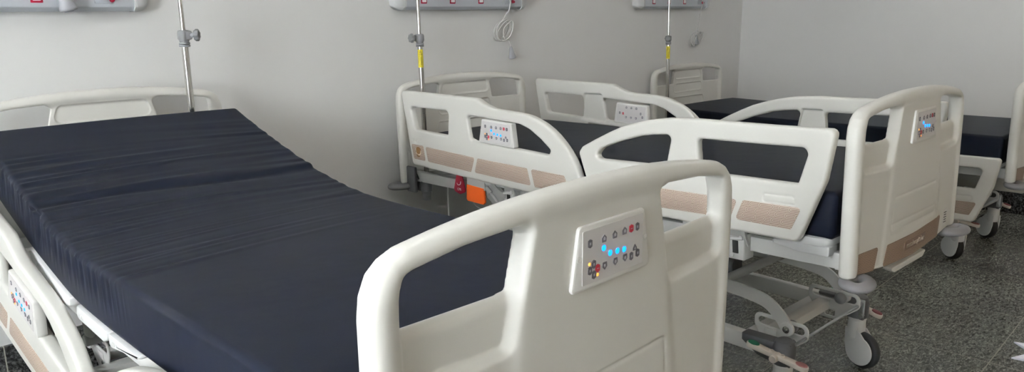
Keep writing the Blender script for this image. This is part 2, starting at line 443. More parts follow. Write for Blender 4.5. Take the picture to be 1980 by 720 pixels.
# ------------------------------------------------------------------ mattress
def mattress_mesh(prof, w=.436, th=.152, wr=1.0, seed=1):
    r = np.random.RandomState(seed)
    P = np.array(catmull([(0, a, b) for a, b in prof], 24))[:, 1:]
    seg = np.r_[0, np.cumsum(np.linalg.norm(np.diff(P, axis=0), axis=1))]
    n = int(seg[-1]/(.0042 if wr > 0 else .012)); s = np.linspace(0, seg[-1], n)
    C = np.stack([np.interp(s, seg, P[:, 0]), np.interp(s, seg, P[:, 1])], 1)
    T = np.gradient(C, axis=0); T /= np.linalg.norm(T, axis=1)[:, None]; Nn = np.stack([T[:, 1], -T[:, 0]], 1)
    Nn *= np.sign(Nn[:, 1:2])
    rr = .017; cs = []
    for x in np.linspace(-w+rr, w-rr, 96): cs.append((x, 0, 0, 1))
    def arc(cx, cy, a0, a1, k=7):
        for a in np.linspace(a0, a1, k+2)[1:-1]: cs.append((cx+rr*math.cos(a), cy+rr*math.sin(a), math.cos(a), math.sin(a)))
    arc(w-rr, -rr, PI/2, 0)
    for y in np.linspace(-rr, -th+rr, 16): cs.append((w, y, 1, 0))
    arc(w-rr, -th+rr, 0, -PI/2)
    for x in np.linspace(w-rr, -w+rr, 12): cs.append((x, -th, 0, -1))
    arc(-w+rr, -th+rr, -PI/2, -PI)
    for y in np.linspace(-th+rr, -rr, 16): cs.append((-w, y, -1, 0))
    arc(-w+rr, -rr, PI, PI/2)
    cs = np.array(cs); m = len(cs)
    v = C[:, 0][:, None]; x = cs[:, 0][None]; y = cs[:, 1][None]
    top = (cs[:, 3] > .3)[None]; side = (np.abs(cs[:, 2]) > .3)[None]
    D = np.zeros((n, m))
    # gentle crown + broad undulation
    D += .004*(1-(x/w)**2)*top
    if wr > 0:
        for k in range(26):      # creases from the left edge
            v0 = -.38-.98*k/25+r.uniform(-.02, .02); a = r.uniform(.0010, .0034); wd = r.uniform(.007, .014); sl = r.uniform(.0, .10); ln = r.uniform(.18, .55)
            if abs(v0+1.0) < .3: ln *= 1.2
            fall = np.exp(-((x+w)/ln)**2*1.2)*np.clip((x+w)/.03, 0, 1)
            vv = v-v0-sl*(x+w)+.05*((x+w)**2)
            D += a*(np.exp(-(vv/wd)**2)-.6*np.exp(-((vv-wd*1.6)/wd)**2))*fall*top*wr
        for k in range(15):      # creases from the right edge
            v0 = -.30-.75*k/14+r.uniform(-.02, .02); a = r.uniform(.0010, .0024); wd = r.uniform(.009, .018); sl = r.uniform(-.05, .14); ln = r.uniform(.2, .5)
            fall = np.exp(-((w-x)/ln)**2*1.2)
            vv = v-v0-sl*(w-x)
            D += a*(np.exp(-(vv/wd)**2)-.6*np.exp(-((vv+wd*1.6)/wd)**2))*fall*top*wr
        vv = v+.735+.03*np.sin(x*4)      # the long crease over the hinge
        D += (-.007*np.exp(-(vv/.022)**2)+.003*np.exp(-((vv-.05)/.025)**2))*top
        # gathered pleats on both flanks
        for sg in (-1, 1):
            on = (cs[:, 2]*sg > .3)[None]
            ph = v*2*PI/.030+1.6*np.sin(v*9)+.8*np.sin(v*23)
            env = np.clip((-.25-v)/.15, 0, 1)*np.clip((v+1.42)/.22, 0, 1)
            hgt = np.clip((y+.115)/.06, 0, 1)*np.clip((-.002-y)/.022, 0, 1)
            am = (.75 if sg < 0 else .15); D += on*(.0034*(1-2*np.abs(np.sin(ph/2-5*y))**.7)+.0013*np.sin(ph*1.63+1))*env*hgt*wr*am
        crk = np.exp(-((v+.745+.1*np.clip(-y, 0, .1))/.014)**2)*np.clip((y+.12)/.06, 0, 1)
        D += -.009*crk*(cs[:, 2] < -.3)[None]
    D += .0015*np.sin(v*3.1+1)*top
    e = np.minimum(s-s[0], s[-1]-s); ins = np.where(e < rr, rr-np.sqrt(np.maximum(0, rr**2-(rr-e)**2)), 0)[:, None]
    # corner turn-in of the four vertical edges
    xx = x+cs[:, 2][None]*(D-ins); yy = y+cs[:, 3][None]*(D-ins)
    V = np.empty((n, m, 3)); V[:, :, 0] = xx
    V[:, :, 1] = C[:, 0][:, None]+Nn[:, 0][:, None]*yy; V[:, :, 2] = C[:, 1][:, None]+Nn[:, 1][:, None]*yy
    V = V.reshape(-1, 3); i = np.arange(n-1)[:, None]*m; j = np.arange(m)[None]; j2 = (j+1) % m
    Q = np.stack([i+j, i+j2, i+m+j2, i+m+j], -1).reshape(-1, 4)
    me = bpy.data.meshes.new('mattress')
    faces = Q.tolist()+[list(range(m))[::-1], [(n-1)*m+k for k in range(m)]]
    me.from_pydata(V.tolist(), [], faces)
    bm = bmesh.new(); bm.from_mesh(me); bmesh.ops.recalc_face_normals(bm, faces=bm.faces[:]); 
    for f in bm.faces: f.smooth = len(f.verts) == 4
    bm.to_mesh(me); bm.free(); return me

# ------------------------------------------------------------------ control panels
def panel_body(ht, hb, z0, z1, t):
    """x across, z up, front at y=-t"""
    poly = fillet([(-hb, z0), (hb, z0), (ht, z1), (-ht, z1)], .008)
    bm = prism(poly, 0, -t, 'xz', bev=.004); bm = fin(bm, 40)
    s = ht*.93
    scr = [(-s, z0+.010), (s, z0+.010), (s, z1-.008), (-s, z1-.008)]
    prism(fillet(scr, .002), -t+.001, -t-.0012, 'xz', bev=.0005, mi=1, bm=bm)
    for sx in (-1, 1):
        addlathe(bm, [(.0052, 0), (.0052, .0006), (.0042, .001), (.0042, .0004), (0, .0004)], (sx*((ht+hb)/2-.0078), -t, (z0+z1)/2+.002), (0, -1, 0), 16)
    bmesh.ops.recalc_face_normals(bm, faces=bm.faces[:])
    return bm, s, z0+.010, z1-.008
def btn(kind, sc):
    bm = bmesh.new()
    sh = {'up': [(-.78, -.9), (.78, -.9), (.9, .25), (0, 1.05), (-.9, .25)],
          'down': [(-.78, .9), (-.9, -.25), (0, -1.05), (.9, -.25), (.78, .9)],
          'hex': [(-.75, -.75), (0, -1.1), (.75, -.75), (.75, .75), (0, 1.1), (-.75, .75)],
          'red': [(-.85, -.7), (0, -1.05), (.85, -.7), (.85, .7), (0, 1.05), (-.85, .7)],
          'tri': [(-.8, -.7), (.8, -.7), (.75, .0), (0, 1.), (-.75, .0)]}[kind]
    P = fillet([(a*sc, b*sc) for a, b in sh], sc*.12)
    prism(P, 0, -.0012, 'xz', bev=.0003, mi=0, bm=bm)
    if kind in ('up', 'down'):
        f = 1 if kind == 'up' else -1
        q = [(-.32, -.45*f), (.32, -.45*f), (.42, .12*f), (0, .55*f), (-.42, .12*f)]
    elif kind == 'hex': q = [(-.25, -.35), (.25, -.35), (.25, .35), (-.25, .35)]
    elif kind == 'red': q = [(-.4, -.1), (.4, -.1), (.4, .1), (-.4, .1)]
    else: q = [(-.35, -.45), (.35, -.45), (0, .35)]
    if f_area(q) < 0: q = q[::-1]
    prism([(a*sc*.9, b*sc*.9) for a, b in q], -.0010, -.0015, 'xz', mi=1, bm=bm)
    bmesh.ops.recalc_face_normals(bm, faces=bm.faces[:]); me = bpy.data.meshes.new('button'); bm.to_mesh(me); bm.free()
    me.materials.append(BTNR if kind == 'red' else BTN); me.materials.append(SYM); return me
def f_area(q): return sum(q[i-1][0]*q[i][1]-q[i][0]*q[i-1][1] for i in range(len(q)))
CACHE = {}
def cached(k, f):
    if k not in CACHE: CACHE[k] = f()
    return CACHE[k]
LAY = [('hex', .11, .25), ('up', .33, .24), ('up', .505, .235), ('up', .67, .228), ('red', .785, .228), ('hex', .89, .23),
       ('down', .345, .76), ('down', .52, .757), ('down', .685, .756), ('tri', .855, .63), ('hex', .905, .755), ('hex', .795, .775),
       ('hex', .17, .656), ('red', .232, .757), ('hex', .11, .753), ('hex', .175, .855)]
LAYI = [('up', .33, .14), ('up', .505, .14), ('up', .68, .14), ('down', .33, .72), ('down', .505, .72), ('down', .68, .72), ('hex', .10, .50), ('red', .22, .52), ('hex', .90, .62), ('hex', .84, .42)]
def control_panel(root, M, ht, hb, z0, z1, t, lay, leds, lit=True):
    key = ('pan', ht, hb, z0, z1, t)
    def mk():
        bm, s, a, b = panel_body(ht, hb, z0, z1, t); me = bpy.data.meshes.new('control_panel'); bm.to_mesh(me); bm.free()
        me.materials.append(PANEL); me.materials.append(SCREEN); return me, s, a, b
    me, s, a, b = cached(key, mk)
    o = obj('control_panel', me, None, root, M); o['label'] = 'white nurse control panel with pentagon buttons' if leds else 'white patient keypad without lights'
    W_ = 2*s; H_ = b-a
    def at(u, v): return Matrix.Translation((-s+u*W_, -t-.0011, b-v*H_))
    sc = .0070*(z1-z0)/.11
    for k, u, v in lay:
        q = obj('button', cached(('btn', k, sc), lambda: btn(k, sc)), None, o, at(u, v))
        if k == 'red': q['label'] = 'red button'
    if leds:
        def disc(r, mat):
            bm = bmesh.new(); addlathe(bm, [(r, 0), (r, .0008), (r*.6, .0018), (0, .0022)], (0, 0, 0), (0, -1, 0), 20); fin(bm)
            me = bpy.data.meshes.new('led'); bm.to_mesh(me); bm.free(); me.materials.append(mat); return me
        for u, v in ((.33, .42), (.435, .555), (.555, .567), (.67, .585)):
            q = obj('indicator_light', cached(('led', sc), lambda: disc(sc*.74, LEDC)), None, o, at(u, v)); q['label'] = 'lit blue indicator light'
        for u, v in ((.105, .63), (.235, .88)):
            q = obj('indicator_light', cached(('amb', sc), lambda: disc(sc*.42, AMB)), None, o, at(u, v)); q['label'] = 'lit amber indicator light'
    return o

# ------------------------------------------------------------------ casters, bumpers ...
def caster_parts(side):
    """vertical stem axis at origin, floor at z=0; side=-1 left, +1 right (pedal on the outside)"""
    cap = bmesh.new(); addlathe(cap, [(0, .302), (.018, .301), (.032, .293), (.039, .276), (.040, .213), (.038, .210), (0, .210)], n=32); fin(cap)
    TR, WR = .036, .076
    fork = bmesh.new(); addlathe(fork, [(0, .214), (.034, .214), (.035, .200), (.033, .198), (.034, .128), (.028, .118), (.0, .118)], n=28)
    for sx in (-1, 1):
        P = [(-.032, .160), (-.030, .095)]+[(TR+.060*math.cos(a), WR+.060*math.sin(a)) for a in np.linspace(math.radians(200), math.radians(430), 20)]+[(.030, .160)]
        prism([(a, b) for a, b in P], sx*.0215, sx*.0275, 'yz', bev=.0015, bm=fork)
    addbox(fork, (0, 0, .166), (.050, .054, .014), .005)
    fin(fork)
    tyre = bmesh.new()
    addlathe(tyre, [(.050, -.016), (.063, -.018), (.071, -.015), (.0748, -.008), (.076, 0), (.0748, .008), (.071, .015), (.063, .018), (.050, .016), (.050, -.016)], (0, TR, WR), (1, 0, 0), 48); fin(tyre, 60)
    hub = bmesh.new()
    for sx in (-1, 1): addlathe(hub, [(0, .0205), (.03, .0205), (.046, .0195), (.054, .017), (.057, .012), (.052, .010)], (0, TR, WR), (sx, 0, 0), 40)
    fin(hub, 60)
    return cap, fork, tyre, hub
def to_me(bm, n):
    me = bpy.data.meshes.new(n); bm.to_mesh(me); bm.free(); return me
def add_caster(root, pos, yaw=0.):
    c, f, t, h = cached('caster', lambda: [to_me(b, n) for b, n in zip(caster_parts(1), ('stem_cap', 'fork', 'tyre', 'wheel_cover'))])
    M = Matrix.Translation(pos)
    s = obj('caster', f, STEEL, root, M @ Matrix.Rotation(yaw, 4, 'Z'))
    obj('stem_cap', c, GREY, s); w = obj('wheel', t, RUB, s); obj('wheel_cover', h, HUB, s)
    return s
def pedal_mesh():
    bm = bmesh.new()
    poly = fillet([(-.115, -.018), (-.02, -.014), (.02, -.014), (.115, -.018), (.115, .018), (.02, .014), (-.02, .014), (-.115, .018)], [.017, 0, 0, .017, .017, 0, 0, .017])
    prism(poly, -.009, .009, 'xy', bev=.004, bm=bm)
    # poly spans x (length) / y (width), so the bar runs along x; turn it to run along y
    for v in bm.verts: v.co = Vector((v.co.y, v.co.x, v.co.z))
    cyl(bm, (-.03, 0, -.004), (.04, 0, -.004), .014)
    for s in (-1, 1): addlathe(bm, [(.008, .008), (.008, .013), (.005, .013), (.005, .009)], (0, s*.02, 0), (0, 0, 1), 14)
    fin(bm)
    def pad(s):
        b = bmesh.new(); P = [(.0145*math.cos(a), s*.090+.021*math.sin(a)) for a in np.linspace(0, 2*PI, 28, endpoint=False)]
        prism(P, .008, .0125, 'xy', bev=.0015, bm=b); return fin(b)
    return to_me(bm, 'brake_pedal'), to_me(pad(1), 'pad'), to_me(pad(-1), 'pad')

RAILD = {}
def rails():
    if RAILD: return RAILD
    post_h = fillet([(-.475, .425), (-.60, .425), (-.625, .275), (-.445, .285)], .01)
    post_f = fillet([(-1.725, .41), (-1.815, .41), (-1.83, .275), (-1.70, .275)], .008)
    handle = fillet([(-.50, .262), (-1.0, .25), (-1.0, .225), (-.50, .238)], .006)
    wave = fillet([(-2.075, .245), (-2.175, .247), (-2.185, .222), (-2.075, .219)], .006)
    zig = [(-2.09, .240), (-2.105, .228), (-2.115, .233), (-2.13, .226), (-2.14, .236), (-2.155, .227), (-2.165, .232)]
    wave_h = [(-.165, .262), (-.176, .250), (-.186, .262), (-.197, .247), (-.212, .262), (-.226, .246), (-.238, .262), (-.240, .258), (-.226, .241), (-.211, .256), (-.198, .242), (-.186, .256), (-.176, .245), (-.164, .257)]
    hm = rail_mesh(fillet(HEAD_O, HEAD_R), [H_W1, H_W2], [post_h, handle], [wave_h])
    fm = rail_mesh(fillet(FOOT_O, FOOT_R), [F_W1, F_W2], [post_f], [wave])
    RAILD['h'] = hm; RAILD['f'] = fm; RAILD['hR'] = mirror_mesh(hm, 'railR'); RAILD['fR'] = mirror_mesh(fm, 'railR')
    strips_h = [[(-.157, .234), (-.256, .232), (-.271, .157), (-.176, .161)], [(-.275, .229), (-.647, .213), (-.619, .143), (-.292, .157)],
                [(-.667, .212), (-.99, .203), (-1.012, .130), (-.643, .144)], [(-1.012, .202), (-1.205, .197), (-1.238, .124), (-1.034, .128)]]
    strips_f = [[(-1.375, .207), (-1.64, .209), (-1.62, .138), (-1.40, .135)], [(-1.66, .209), (-1.982, .211), (-1.958, .143), (-1.64, .138)], [(-2.003, .213), (-2.203, .216), (-2.172, .142), (-1.977, .145)]]
    def st(q):
        q = fillet(q, .009); frame = prism(q, .0, -.0012, 'yz', bev=.0004); return to_me(fin(frame), 'patterned_strip')
    RAILD['sh'] = [st(q) for q in strips_h]; RAILD['sf'] = [st(q) for q in strips_f]
    RAILD['shR'] = [mirror_mesh(m, 's') for m in RAILD['sh']]; RAILD['sfR'] = [mirror_mesh(m, 's') for m in RAILD['sf']]
    return RAILD
def emblem_mesh():
    bm = bmesh.new()
    P = [(-.215+.021*math.cos(a)*(1+.12*math.sin(3*a)), .198+.026*math.sin(a)) for a in np.linspace(0, 2*PI, 30, endpoint=False)]
    prism(P, -.001, -.003, 'yz', bev=.0008, mi=0, bm=bm)
    for rr_, a0, a1, cx, cz, w0 in ((.016, -2.4, .5, -.222, .200, .004), (.009, 2.0, 4.2, -.206, .210, .003), (.010, 2.6, 4.6, -.210, .196, .0028)):
        o_, i_ = [], []
        for k, a in enumerate(np.linspace(a0, a1, 12)):
            ww = w0*math.sin(PI*(k+.6)/12.2)
            o_.append((cx-(rr_+ww)*math.cos(a), cz+(rr_+ww)*math.sin(a))); i_.append((cx-(rr_-ww)*math.cos(a), cz+(rr_-ww)*math.sin(a)))
        prism(o_+i_[::-1], -.0028, -.0042, 'yz', mi=1, bm=bm)
    bmesh.ops.recalc_face_normals(bm, faces=bm.faces[:]); me = to_me(bm, 'emblem'); me.materials.append(GOLD); me.materials.append(SYMW); return me
SYMW = simple('emblem_light', (.72, .62, .5), .4)

def add_rail(root, UP, which, side, M=Matrix.Identity(4), panel=None, inner=None, empty_emblem=True):
    """which 'h'/'f'; side -1 left, +1 right; M extra transform in upper frame"""
    R_ = rails(); sfx = '' if side < 0 else 'R'
    base = UP @ M @ Matrix.Translation((side*.470, 0, 0))
    o = obj('side_rail', R_[which+sfx], PLAST, root, base)
    for me in R_['s'+which+sfx]:
        obj('patterned_strip', me, PATR, o, Matrix.Translation((side*.0185, 0, 0)))
    if which == 'h' and side < 0:
        e = obj('emblem', cached('emb', emblem_mesh), None, o, Matrix.Translation((-.0185, 0, 0))); e['label'] = 'small round gold emblem'
    # panels
    if which == 'h' and panel:
        # local frame of the panel: x across -> -v (for left side outer face), front -> outwards
        cv, cz = -.808, .339
        Rm = Matrix(((0, 1, 0, 0), (-1, 0, 0, 0), (0, 0, 1, 0), (0, 0, 0, 1)))     # x->-y ; y->x ; so front(-y)->-x
        tilt = Matrix.Rotation(math.radians(2.6), 4, 'Y')
        if side < 0:
            control_panel(root, base @ Matrix.Translation((.002, cv, cz)) @ Rm @ tilt, .097, .117, -.054, .053, .028, LAY, True)
        if inner:
            control_panel(root, base @ Matrix.Translation((-side*.002, cv, cz-.004)) @ Rm @ tilt, .099, .113, -.056, .05, .026, LAYI, False)
    return o

BOARD = board_mesh()
def build_bed(name_label, x, y, yaw, zh, zf, prof, low_left, low_right, headrailM=None, panels=True, mat_label='', wr=1., deck_bend=False, detail=True, flip_inner=False):
    pt = math.atan2(zf-zh, BL)
    root = empty('hospital_bed', Matrix.Translation((x, y, 0)) @ Matrix.Rotation(yaw, 4, 'Z')); tag(root, name_label, 'hospital bed', 'white hospital beds in the ward')
    UP = Matrix.Translation((0, 0, zh)) @ Matrix.Rotation(-pt, 4, 'X')
    # boards
    fb = obj('footboard', BOARD, PLAST, root, UP @ Matrix.Translation((0, -BL, 0)))
    hb = obj('headboard', BOARD, PLAST, root, UP @ Matrix.Rotation(PI, 4, 'Z'))
    # patterned strips on the footboard (follow the bow)
    def bow_strip(q):
        q = fillet(q, .010); bm = prism(q, 0, -.0015, 'xz')
        for k in range(1, 30): 
            u = -.45+.03*k
            bmesh.ops.bisect_plane(bm, geom=bm.verts[:]+bm.edges[:]+bm.faces[:], plane_co=(u, 0, 0), plane_no=(1, 0, 0))
        for v in bm.verts: v.co.y -= board_front(v.co.x, v.co.z)-.0002
        bmesh.ops.recalc_face_normals(bm, faces=bm.faces[:])
        return to_me(bm, 'patterned_strip')
    for k, q in enumerate([[(-.418, .014), (-.296, .001), (-.272, .074), (-.416, .078)], [(-.240, .000), (0, -.010), (.247, .004), (.272, .078), (0, .066), (-.214, .068)]]):
        obj('patterned_strip', cached(('bs', k), lambda: bow_strip(q)), PATB, fb)
    # the notice label and the raised name plate
    bm = prism(fillet([(.300, .018), (.345, .024), (.352, .090), (.306, .086)], .004), 0, -.0012, 'xz')
    for v in bm.verts: v.co.y -= board_front(v.co.x, v.co.z)+.0004
    fin(bm); s = obj('notice_label', cached('nl', lambda: to_me(bm, 'l')), PANEL, fb); s['label'] = 'small white printed notice label'
    def notice():
        b = bmesh.new()
        for k in range(5):
            addbox(b, (.325, -board_front(.325, .05)-.0024, .040+.009*k), (.026-.004*(k % 2), .0006, .0028), 0)
        return to_me(b, 'print')
    obj('printed_lines', cached('nprint', notice), INK, fb)
    def plate():
        b = prism(fillet([(-.085, .020), (.10, .020), (.108, .050), (-.075, .050)], .006), 0, -.004, 'xz', bev=.001)
        for v in b.verts: v.co.y -= board_front(0, .03)
        return to_me(fin(b), 'name_plate')
    pl = obj('name_plate', cached('plate', plate), PATB2, fb)
    def logo():
        me = textmesh('metahospitalar', .026, .0012)
        T = Matrix.Translation((.012, -board_front(0, .03)-.0045, .034)) @ Matrix.Rotation(PI/2, 4, 'X') @ Matrix.Shear('XY', 4, (.25, 0))
        me.transform(T); return me
    tx = obj('lettering', cached('logo', logo), LET, fb); tx['label'] = 'raised pale maker lettering'
    cov = cached('undercover', lambda: to_me(fin(prism(fillet([(-.14, -.035), (-.09, -.058), (.16, -.058), (.20, -.035)], .012), -.018, .012, 'xz', bev=.004)), 'c'))
    obj('lower_cover', cov, PLAST, fb)
    # control panel on the footboard
    control_panel(root, UP @ Matrix.Translation((0.016, -BL-.0325, 0)), .088, .107, .380, .488, .0095, LAY, True)
    # gasket shadow line round the panel
    # side rails
    lowT = Matrix.Translation((0, 0, -.332))
    L0 = headrailM if headrailM is not None else (lowT if low_left else Matrix.Identity(4))
    add_rail(root, UP, 'h', -1, L0, panel=True)
    add_rail(root, UP, 'f', -1, (Matrix.Translation((0, 0, -.315)) if headrailM is not None else lowT) if low_left else Matrix.Identity(4))
    add_rail(root, UP, 'h', 1, lowT if low_right else Matrix.Identity(4), panel=True, inner=True)
    add_rail(root, UP, 'f', 1, lowT if low_right else Matrix.Identity(4))
    # corner bumpers: thick grey loops lying flat under the board corners
    def bumper():
        b = bmesh.new(); pts = []
        for a in np.linspace(0, 2*PI, 40, endpoint=False): pts.append((.051*math.cos(a), .032*math.sin(a), 0))
        sec = [(.0225*math.cos(t), .0165*math.sin(t)) for t in np.linspace(0, 2*PI, 14, endpoint=False)]
        tube(b, pts, .018, closed=True, sec=sec); return to_me(fin(b, 80), 'corner_bumper')
    for sx in (-1, 1):
        obj('corner_bumper', cached('bumper', bumper), BUMP, root, UP @ Matrix.Translation((sx*.415, -BL-.028, -.010)) @ Matrix.Rotation(sx*-.35, 4, 'Z'))
        obj('corner_bumper', cached('bumper', bumper), BUMP, root, UP @ Matrix.Translation((sx*.448, .012, -.010)) @ Matrix.Rotation(sx*.35, 4, 'Z'))
    # upper chassis
    def chassis():
        b = bmesh.new()
        for sx in (-1, 1):
            addbox(b, (sx*.385, -1.165, .042), (.032, 2.27, .052), .004)
        for v in (-.22, -.75, -1.25, -1.75, -2.24): addbox(b, (0, v, .040), (.74, .045, .04), .004)
        for v in (-.05, -2.29): addbox(b, (0, v, .035), (.80, .03, .045), .004)
        return to_me(smooth_ang(b), 'chassis')
    obj('chassis', cached('chassis', chassis), STEEL, root, UP)
    # mattress platform sections
    zt = lambda v: float(np.interp(-v, [-a for a, b in prof], [b for a, b in prof]))-.145
    secs = [(-.19, -.62), (-.645, -.955), (-.99, -1.235), (-1.27, -1.62), (-1.66, -2.275)]
    def on_profile(v0, v1, drop):
        za, zb = zt(v0)-drop, zt(v1)-drop
        return math.hypot(v0-v1, za-zb), UP @ Matrix.Translation((0, (v0+v1)/2, (za+zb)/2)) @ Matrix.Rotation(math.atan2(za-zb, v0-v1), 4, 'X')
    for k, (a, b_) in enumerate(secs):
        ln, M_ = on_profile(a, b_, .016); hw = .400
        if k == 4: P = fillet([(-.448, -ln/2), (.448, -ln/2), (.448, -ln/2+.30), (hw, -ln/2+.42), (hw, ln/2), (-hw, ln/2), (-hw, -ln/2+.42), (-.448, -ln/2+.30)], [.045, .045, .05, .05, .03, .03, .05, .05])
        else: P = fillet([(-hw, -ln/2), (hw, -ln/2), (hw, ln/2), (-hw, ln/2)], .03)
        obj('platform_section', to_me(fin(prism(P, -.014 if k == 4 else -.002, .014, 'xy', bev=.007)), 'platform'), PLASTW, root, M_)
    # hand grips along the platform edge
    for v0, v1, tp in ((-.655, -.985, 0), (-1.034, -1.253, 0), (-1.264, -1.455, 1)):
        ln, M_ = on_profile(v0, v1, .015)
        for sx in (-1, 1):
            P = fillet([(-ln/2, -.010), (-ln/2+.03, -.024), (ln/2-.01, -.024), (ln/2, -.016), (ln/2, .014), (-ln/2, .014)] if not tp else [(-ln/2, .006), (ln/2-.01, -.022), (ln/2, -.014), (ln/2, .014), (-ln/2, .014)], .008)
            g = prism(P, sx*.405, sx*.446, 'yz', bev=.007)
            for k in range(3): addbox(g, (sx*.4463, ln*.22+.012*k, -.004), (.003, .004, .009), .001)
            obj('platform_grip', to_me(fin(g), 'grip'), PLASTW, root, M_)
    hbm = cached('hbm', lambda: to_me(box((0, 0, 0), (.03, .06, .05), .003), 'b'))
    for sx in (-1, 1):
        for v in (-.9, -1.3, -1.9): obj('platform_bracket', hbm, STEELG, root, UP @ Matrix.Translation((sx*.37, v, .078)))
    # ---------------- base (level)
    def base_frame():
        b = bmesh.new()
        for sx in (-1, 1): addbox(b, (sx*.292, -1.165, .245), (.036, 1.74, .062), .005)
        for v in (-.42, -1.92): addbox(b, (0, v, .235), (.56, .06, .035), .005)
        return to_me(smooth_ang(b), 'base_frame')
    obj('base_frame', cached('base', base_frame), STEEL, root)
    def corner_cover(sy):
        b = bmesh.new()
        pts = [(-.020, .0, .0)]
        P = [(0, .030), (.030*.9, .02)]
        prof_ = [(-.032, .205), (.03, .205), (.09, .215), (.155, .256), (.155, .282), (.03, .286), (-.02, .296), (-.032, .286)]
        prism([(a*sy, z) for a, z in prof_], -.026, .026, 'yz', bev=.006, bm=b); return to_me(fin(b), 'c')
    for sy, v in ((1, -2.085), (-1, -.245)):
        for sx in (-1, 1):
            obj('corner_cover', cached(('cc', sy), lambda: corner_cover(sy)), GREY, root, Matrix.Translation((sx*.300, v, 0)))
            add_caster(root, (sx*.304, v, 0), yaw=((.5 if sx < 0 else math.pi-.25) if not low_right else -.55) + (0 if sy > 0 else .6))
    pm, p1, p2 = cached('pedal', pedal_mesh)
    for v in (-2.085, -.245):
        for sx in (-1, 1):
            if v > -1 and sx > 0: continue
            p = obj('brake_pedal', pm, CREAM, root, Matrix.Translation((sx*.356, v+(0 if sx < 0 else .035), .252-(0 if sx < 0 else .012))) @ Matrix.Rotation(math.radians(7 if sx < 0 else 15), 4, 'X') @ Matrix.Rotation(0 if sx < 0 else PI, 4, 'Z'))
            pa, pb = (p1, p2) if sx < 0 else cached('pads_r', lambda: (p2.copy(), p1.copy()))
            if sx > 0 and pa.materials: pa.materials.clear(); pb.materials.clear()
            q = obj('pedal_pad', pa, GREEN, p); q['label'] = 'green pedal pad'
            q = obj('pedal_pad', pb, ROSE if sx < 0 else DRED, p); q['label'] = 'red pedal pad'
    # brake rod and its levers
    def rod():
        b = bmesh.new(); cyl(b, (-.30, -2.118, .285), (.27, -2.118, .285), .0055, 10)
        addbox(b, (.255, -2.118, .262), (.006, .022, .075), .002); cyl(b, (.245, -2.118, .235), (.265, -2.118, .235), .010, 6)
        return to_me(fin(b), 'rod')
    obj('brake_rod', cached('rod', rod), ZINC, root)
    # slotted plates, one per side and end
    def slot_plate(sy):
        """slot runs along v; local v=0 at the slot's middle"""
        h = .0026; vs = np.arange(-.13, .131, h); zs = np.arange(-.11, .045, h); xs = np.arange(-.006, .0065, h*.8)
        VV, ZZ = np.meshgrid(vs, zs, indexing='ij')
        o1 = sd_poly(VV, ZZ, fillet([(-.105, -.028), (-.02, -.098), (.055, -.098), (.105, -.02), (.105, .028), (-.105, .028)], [.027, .03, .02, .027, .027, .027]))
        sl = sd_poly(VV, ZZ, [(-.075, 0), (.075, 0)], closed=False)-.014
        sq = sd_poly(VV, ZZ, fillet([(-.01, -.085), (.03, -.085), (.03, -.058), (-.01, -.058)], .003))
        d = np.maximum(np.maximum(o1, -sl), -sq)
        F = smax(d[None], np.abs(xs)[:, None, None]-.0035+0*d[None], .0025)
        V, Q = surface_nets(F, (xs[0], vs[0], zs[0]), h) if False else (None, None)
        V, Q = surface_nets(F, (0, 0, 0), 1.)
        V = V*np.array([xs[1]-xs[0], h, h])+np.array([xs[0], vs[0], zs[0]]); V[:, 1] *= sy
        if sy < 0: Q = Q[:, ::-1]
        return np_mesh(V, Q, 'slotted_plate')
    for sy, v in ((1, -2.010), (-1, -.32)):
        for sx in (-1, 1):
            obj('slotted_plate', cached(('sp', sy), lambda: slot_plate(sy)), STEEL, root, Matrix.Translation((sx*.213, v-(.012 if v < -1 else 0), .303)))
    def xbeam(v):
        b = bmesh.new(); addbox(b, (0, v, .262), (.44, .05, .036), .003); return to_me(smooth_ang(b), 'x')
    for v in (-1.985, -.345): obj('cross_beam', cached(('xb', v), lambda: xbeam(v)), STEEL, root)
    # lift arms: from the pivot in the slot, bending up to the chassis
    zc_f = zf+.03; zc_h = zh+.03
    def arm(v_end, s, ztop):
        b = bmesh.new(); pts = [(v_end, .305), (v_end+s*.03, .345), (v_end+s*.085, .385), (v_end+s*.17, .40), (v_end+s*.30, .408), (v_end+s*.55, .425), (v_end+s*.78, ztop-.03)]
        C_ = catmull([(0, a, z) for a, z in pts], 6); sec = [(-.0045, -.024), (.0045, -.024), (.0045, .024), (-.0045, .024)]
        tube(b, C_, 0, sec=sec)
        cyl(b, (-.008, v_end, .305), (.008, v_end, .305), .026, 20)
        return to_me(fin(b), 'lift_arm')
    for v_end, s, zt_ in ((-2.055, 1, zc_f), (-.285, -1, zc_h)):
        for sx in (-1, 1):
            a = obj('lift_arm', arm(v_end, s, zt_), STEEL, root, Matrix.Translation((sx*.232, 0, 0)))
            b = bmesh.new(); addlathe(b, [(0, 0), (.012, 0), (.013, .004), (.006, .005), (.005, .012), (0, .013)], (0, v_end, .305), (sx, 0, 0), 16); fin(b)
            bo = obj('bolt', to_me(b, 'bolt'), CHROME, a, Matrix.Translation((sx*.008, 0, 0)))
            b = bmesh.new(); addlathe(b, [(.0, -.006), (.016, -.006), (.022, .0), (.023, .010), (.018, .020), (.008, .026), (0, .027)], (0, v_end, .305), (-sx, 0, 0), 20); fin(b)
            obj('end_ball', to_me(b, 'ball'), LGREY, a, Matrix.Translation((-sx*.030, 0, 0)))
    # cross tube of the lift and uprights
    def torque(v, z0_, zt_):
        b = bmesh.new(); cyl(b, (-.225, v, z0_), (.225, v, z0_), .018, 18)
        for sx in (-1, 1):
            tube(b, [(sx*.30, v-.01, zt_), (sx*.30, v-.006, z0_+.05), (sx*.29, v, z0_-.01)], .015, 12, k=4)
            cyl(b, (sx*.205, v, z0_), (sx*.315, v, z0_), .02, 16)
        return to_me(fin(b), 't')
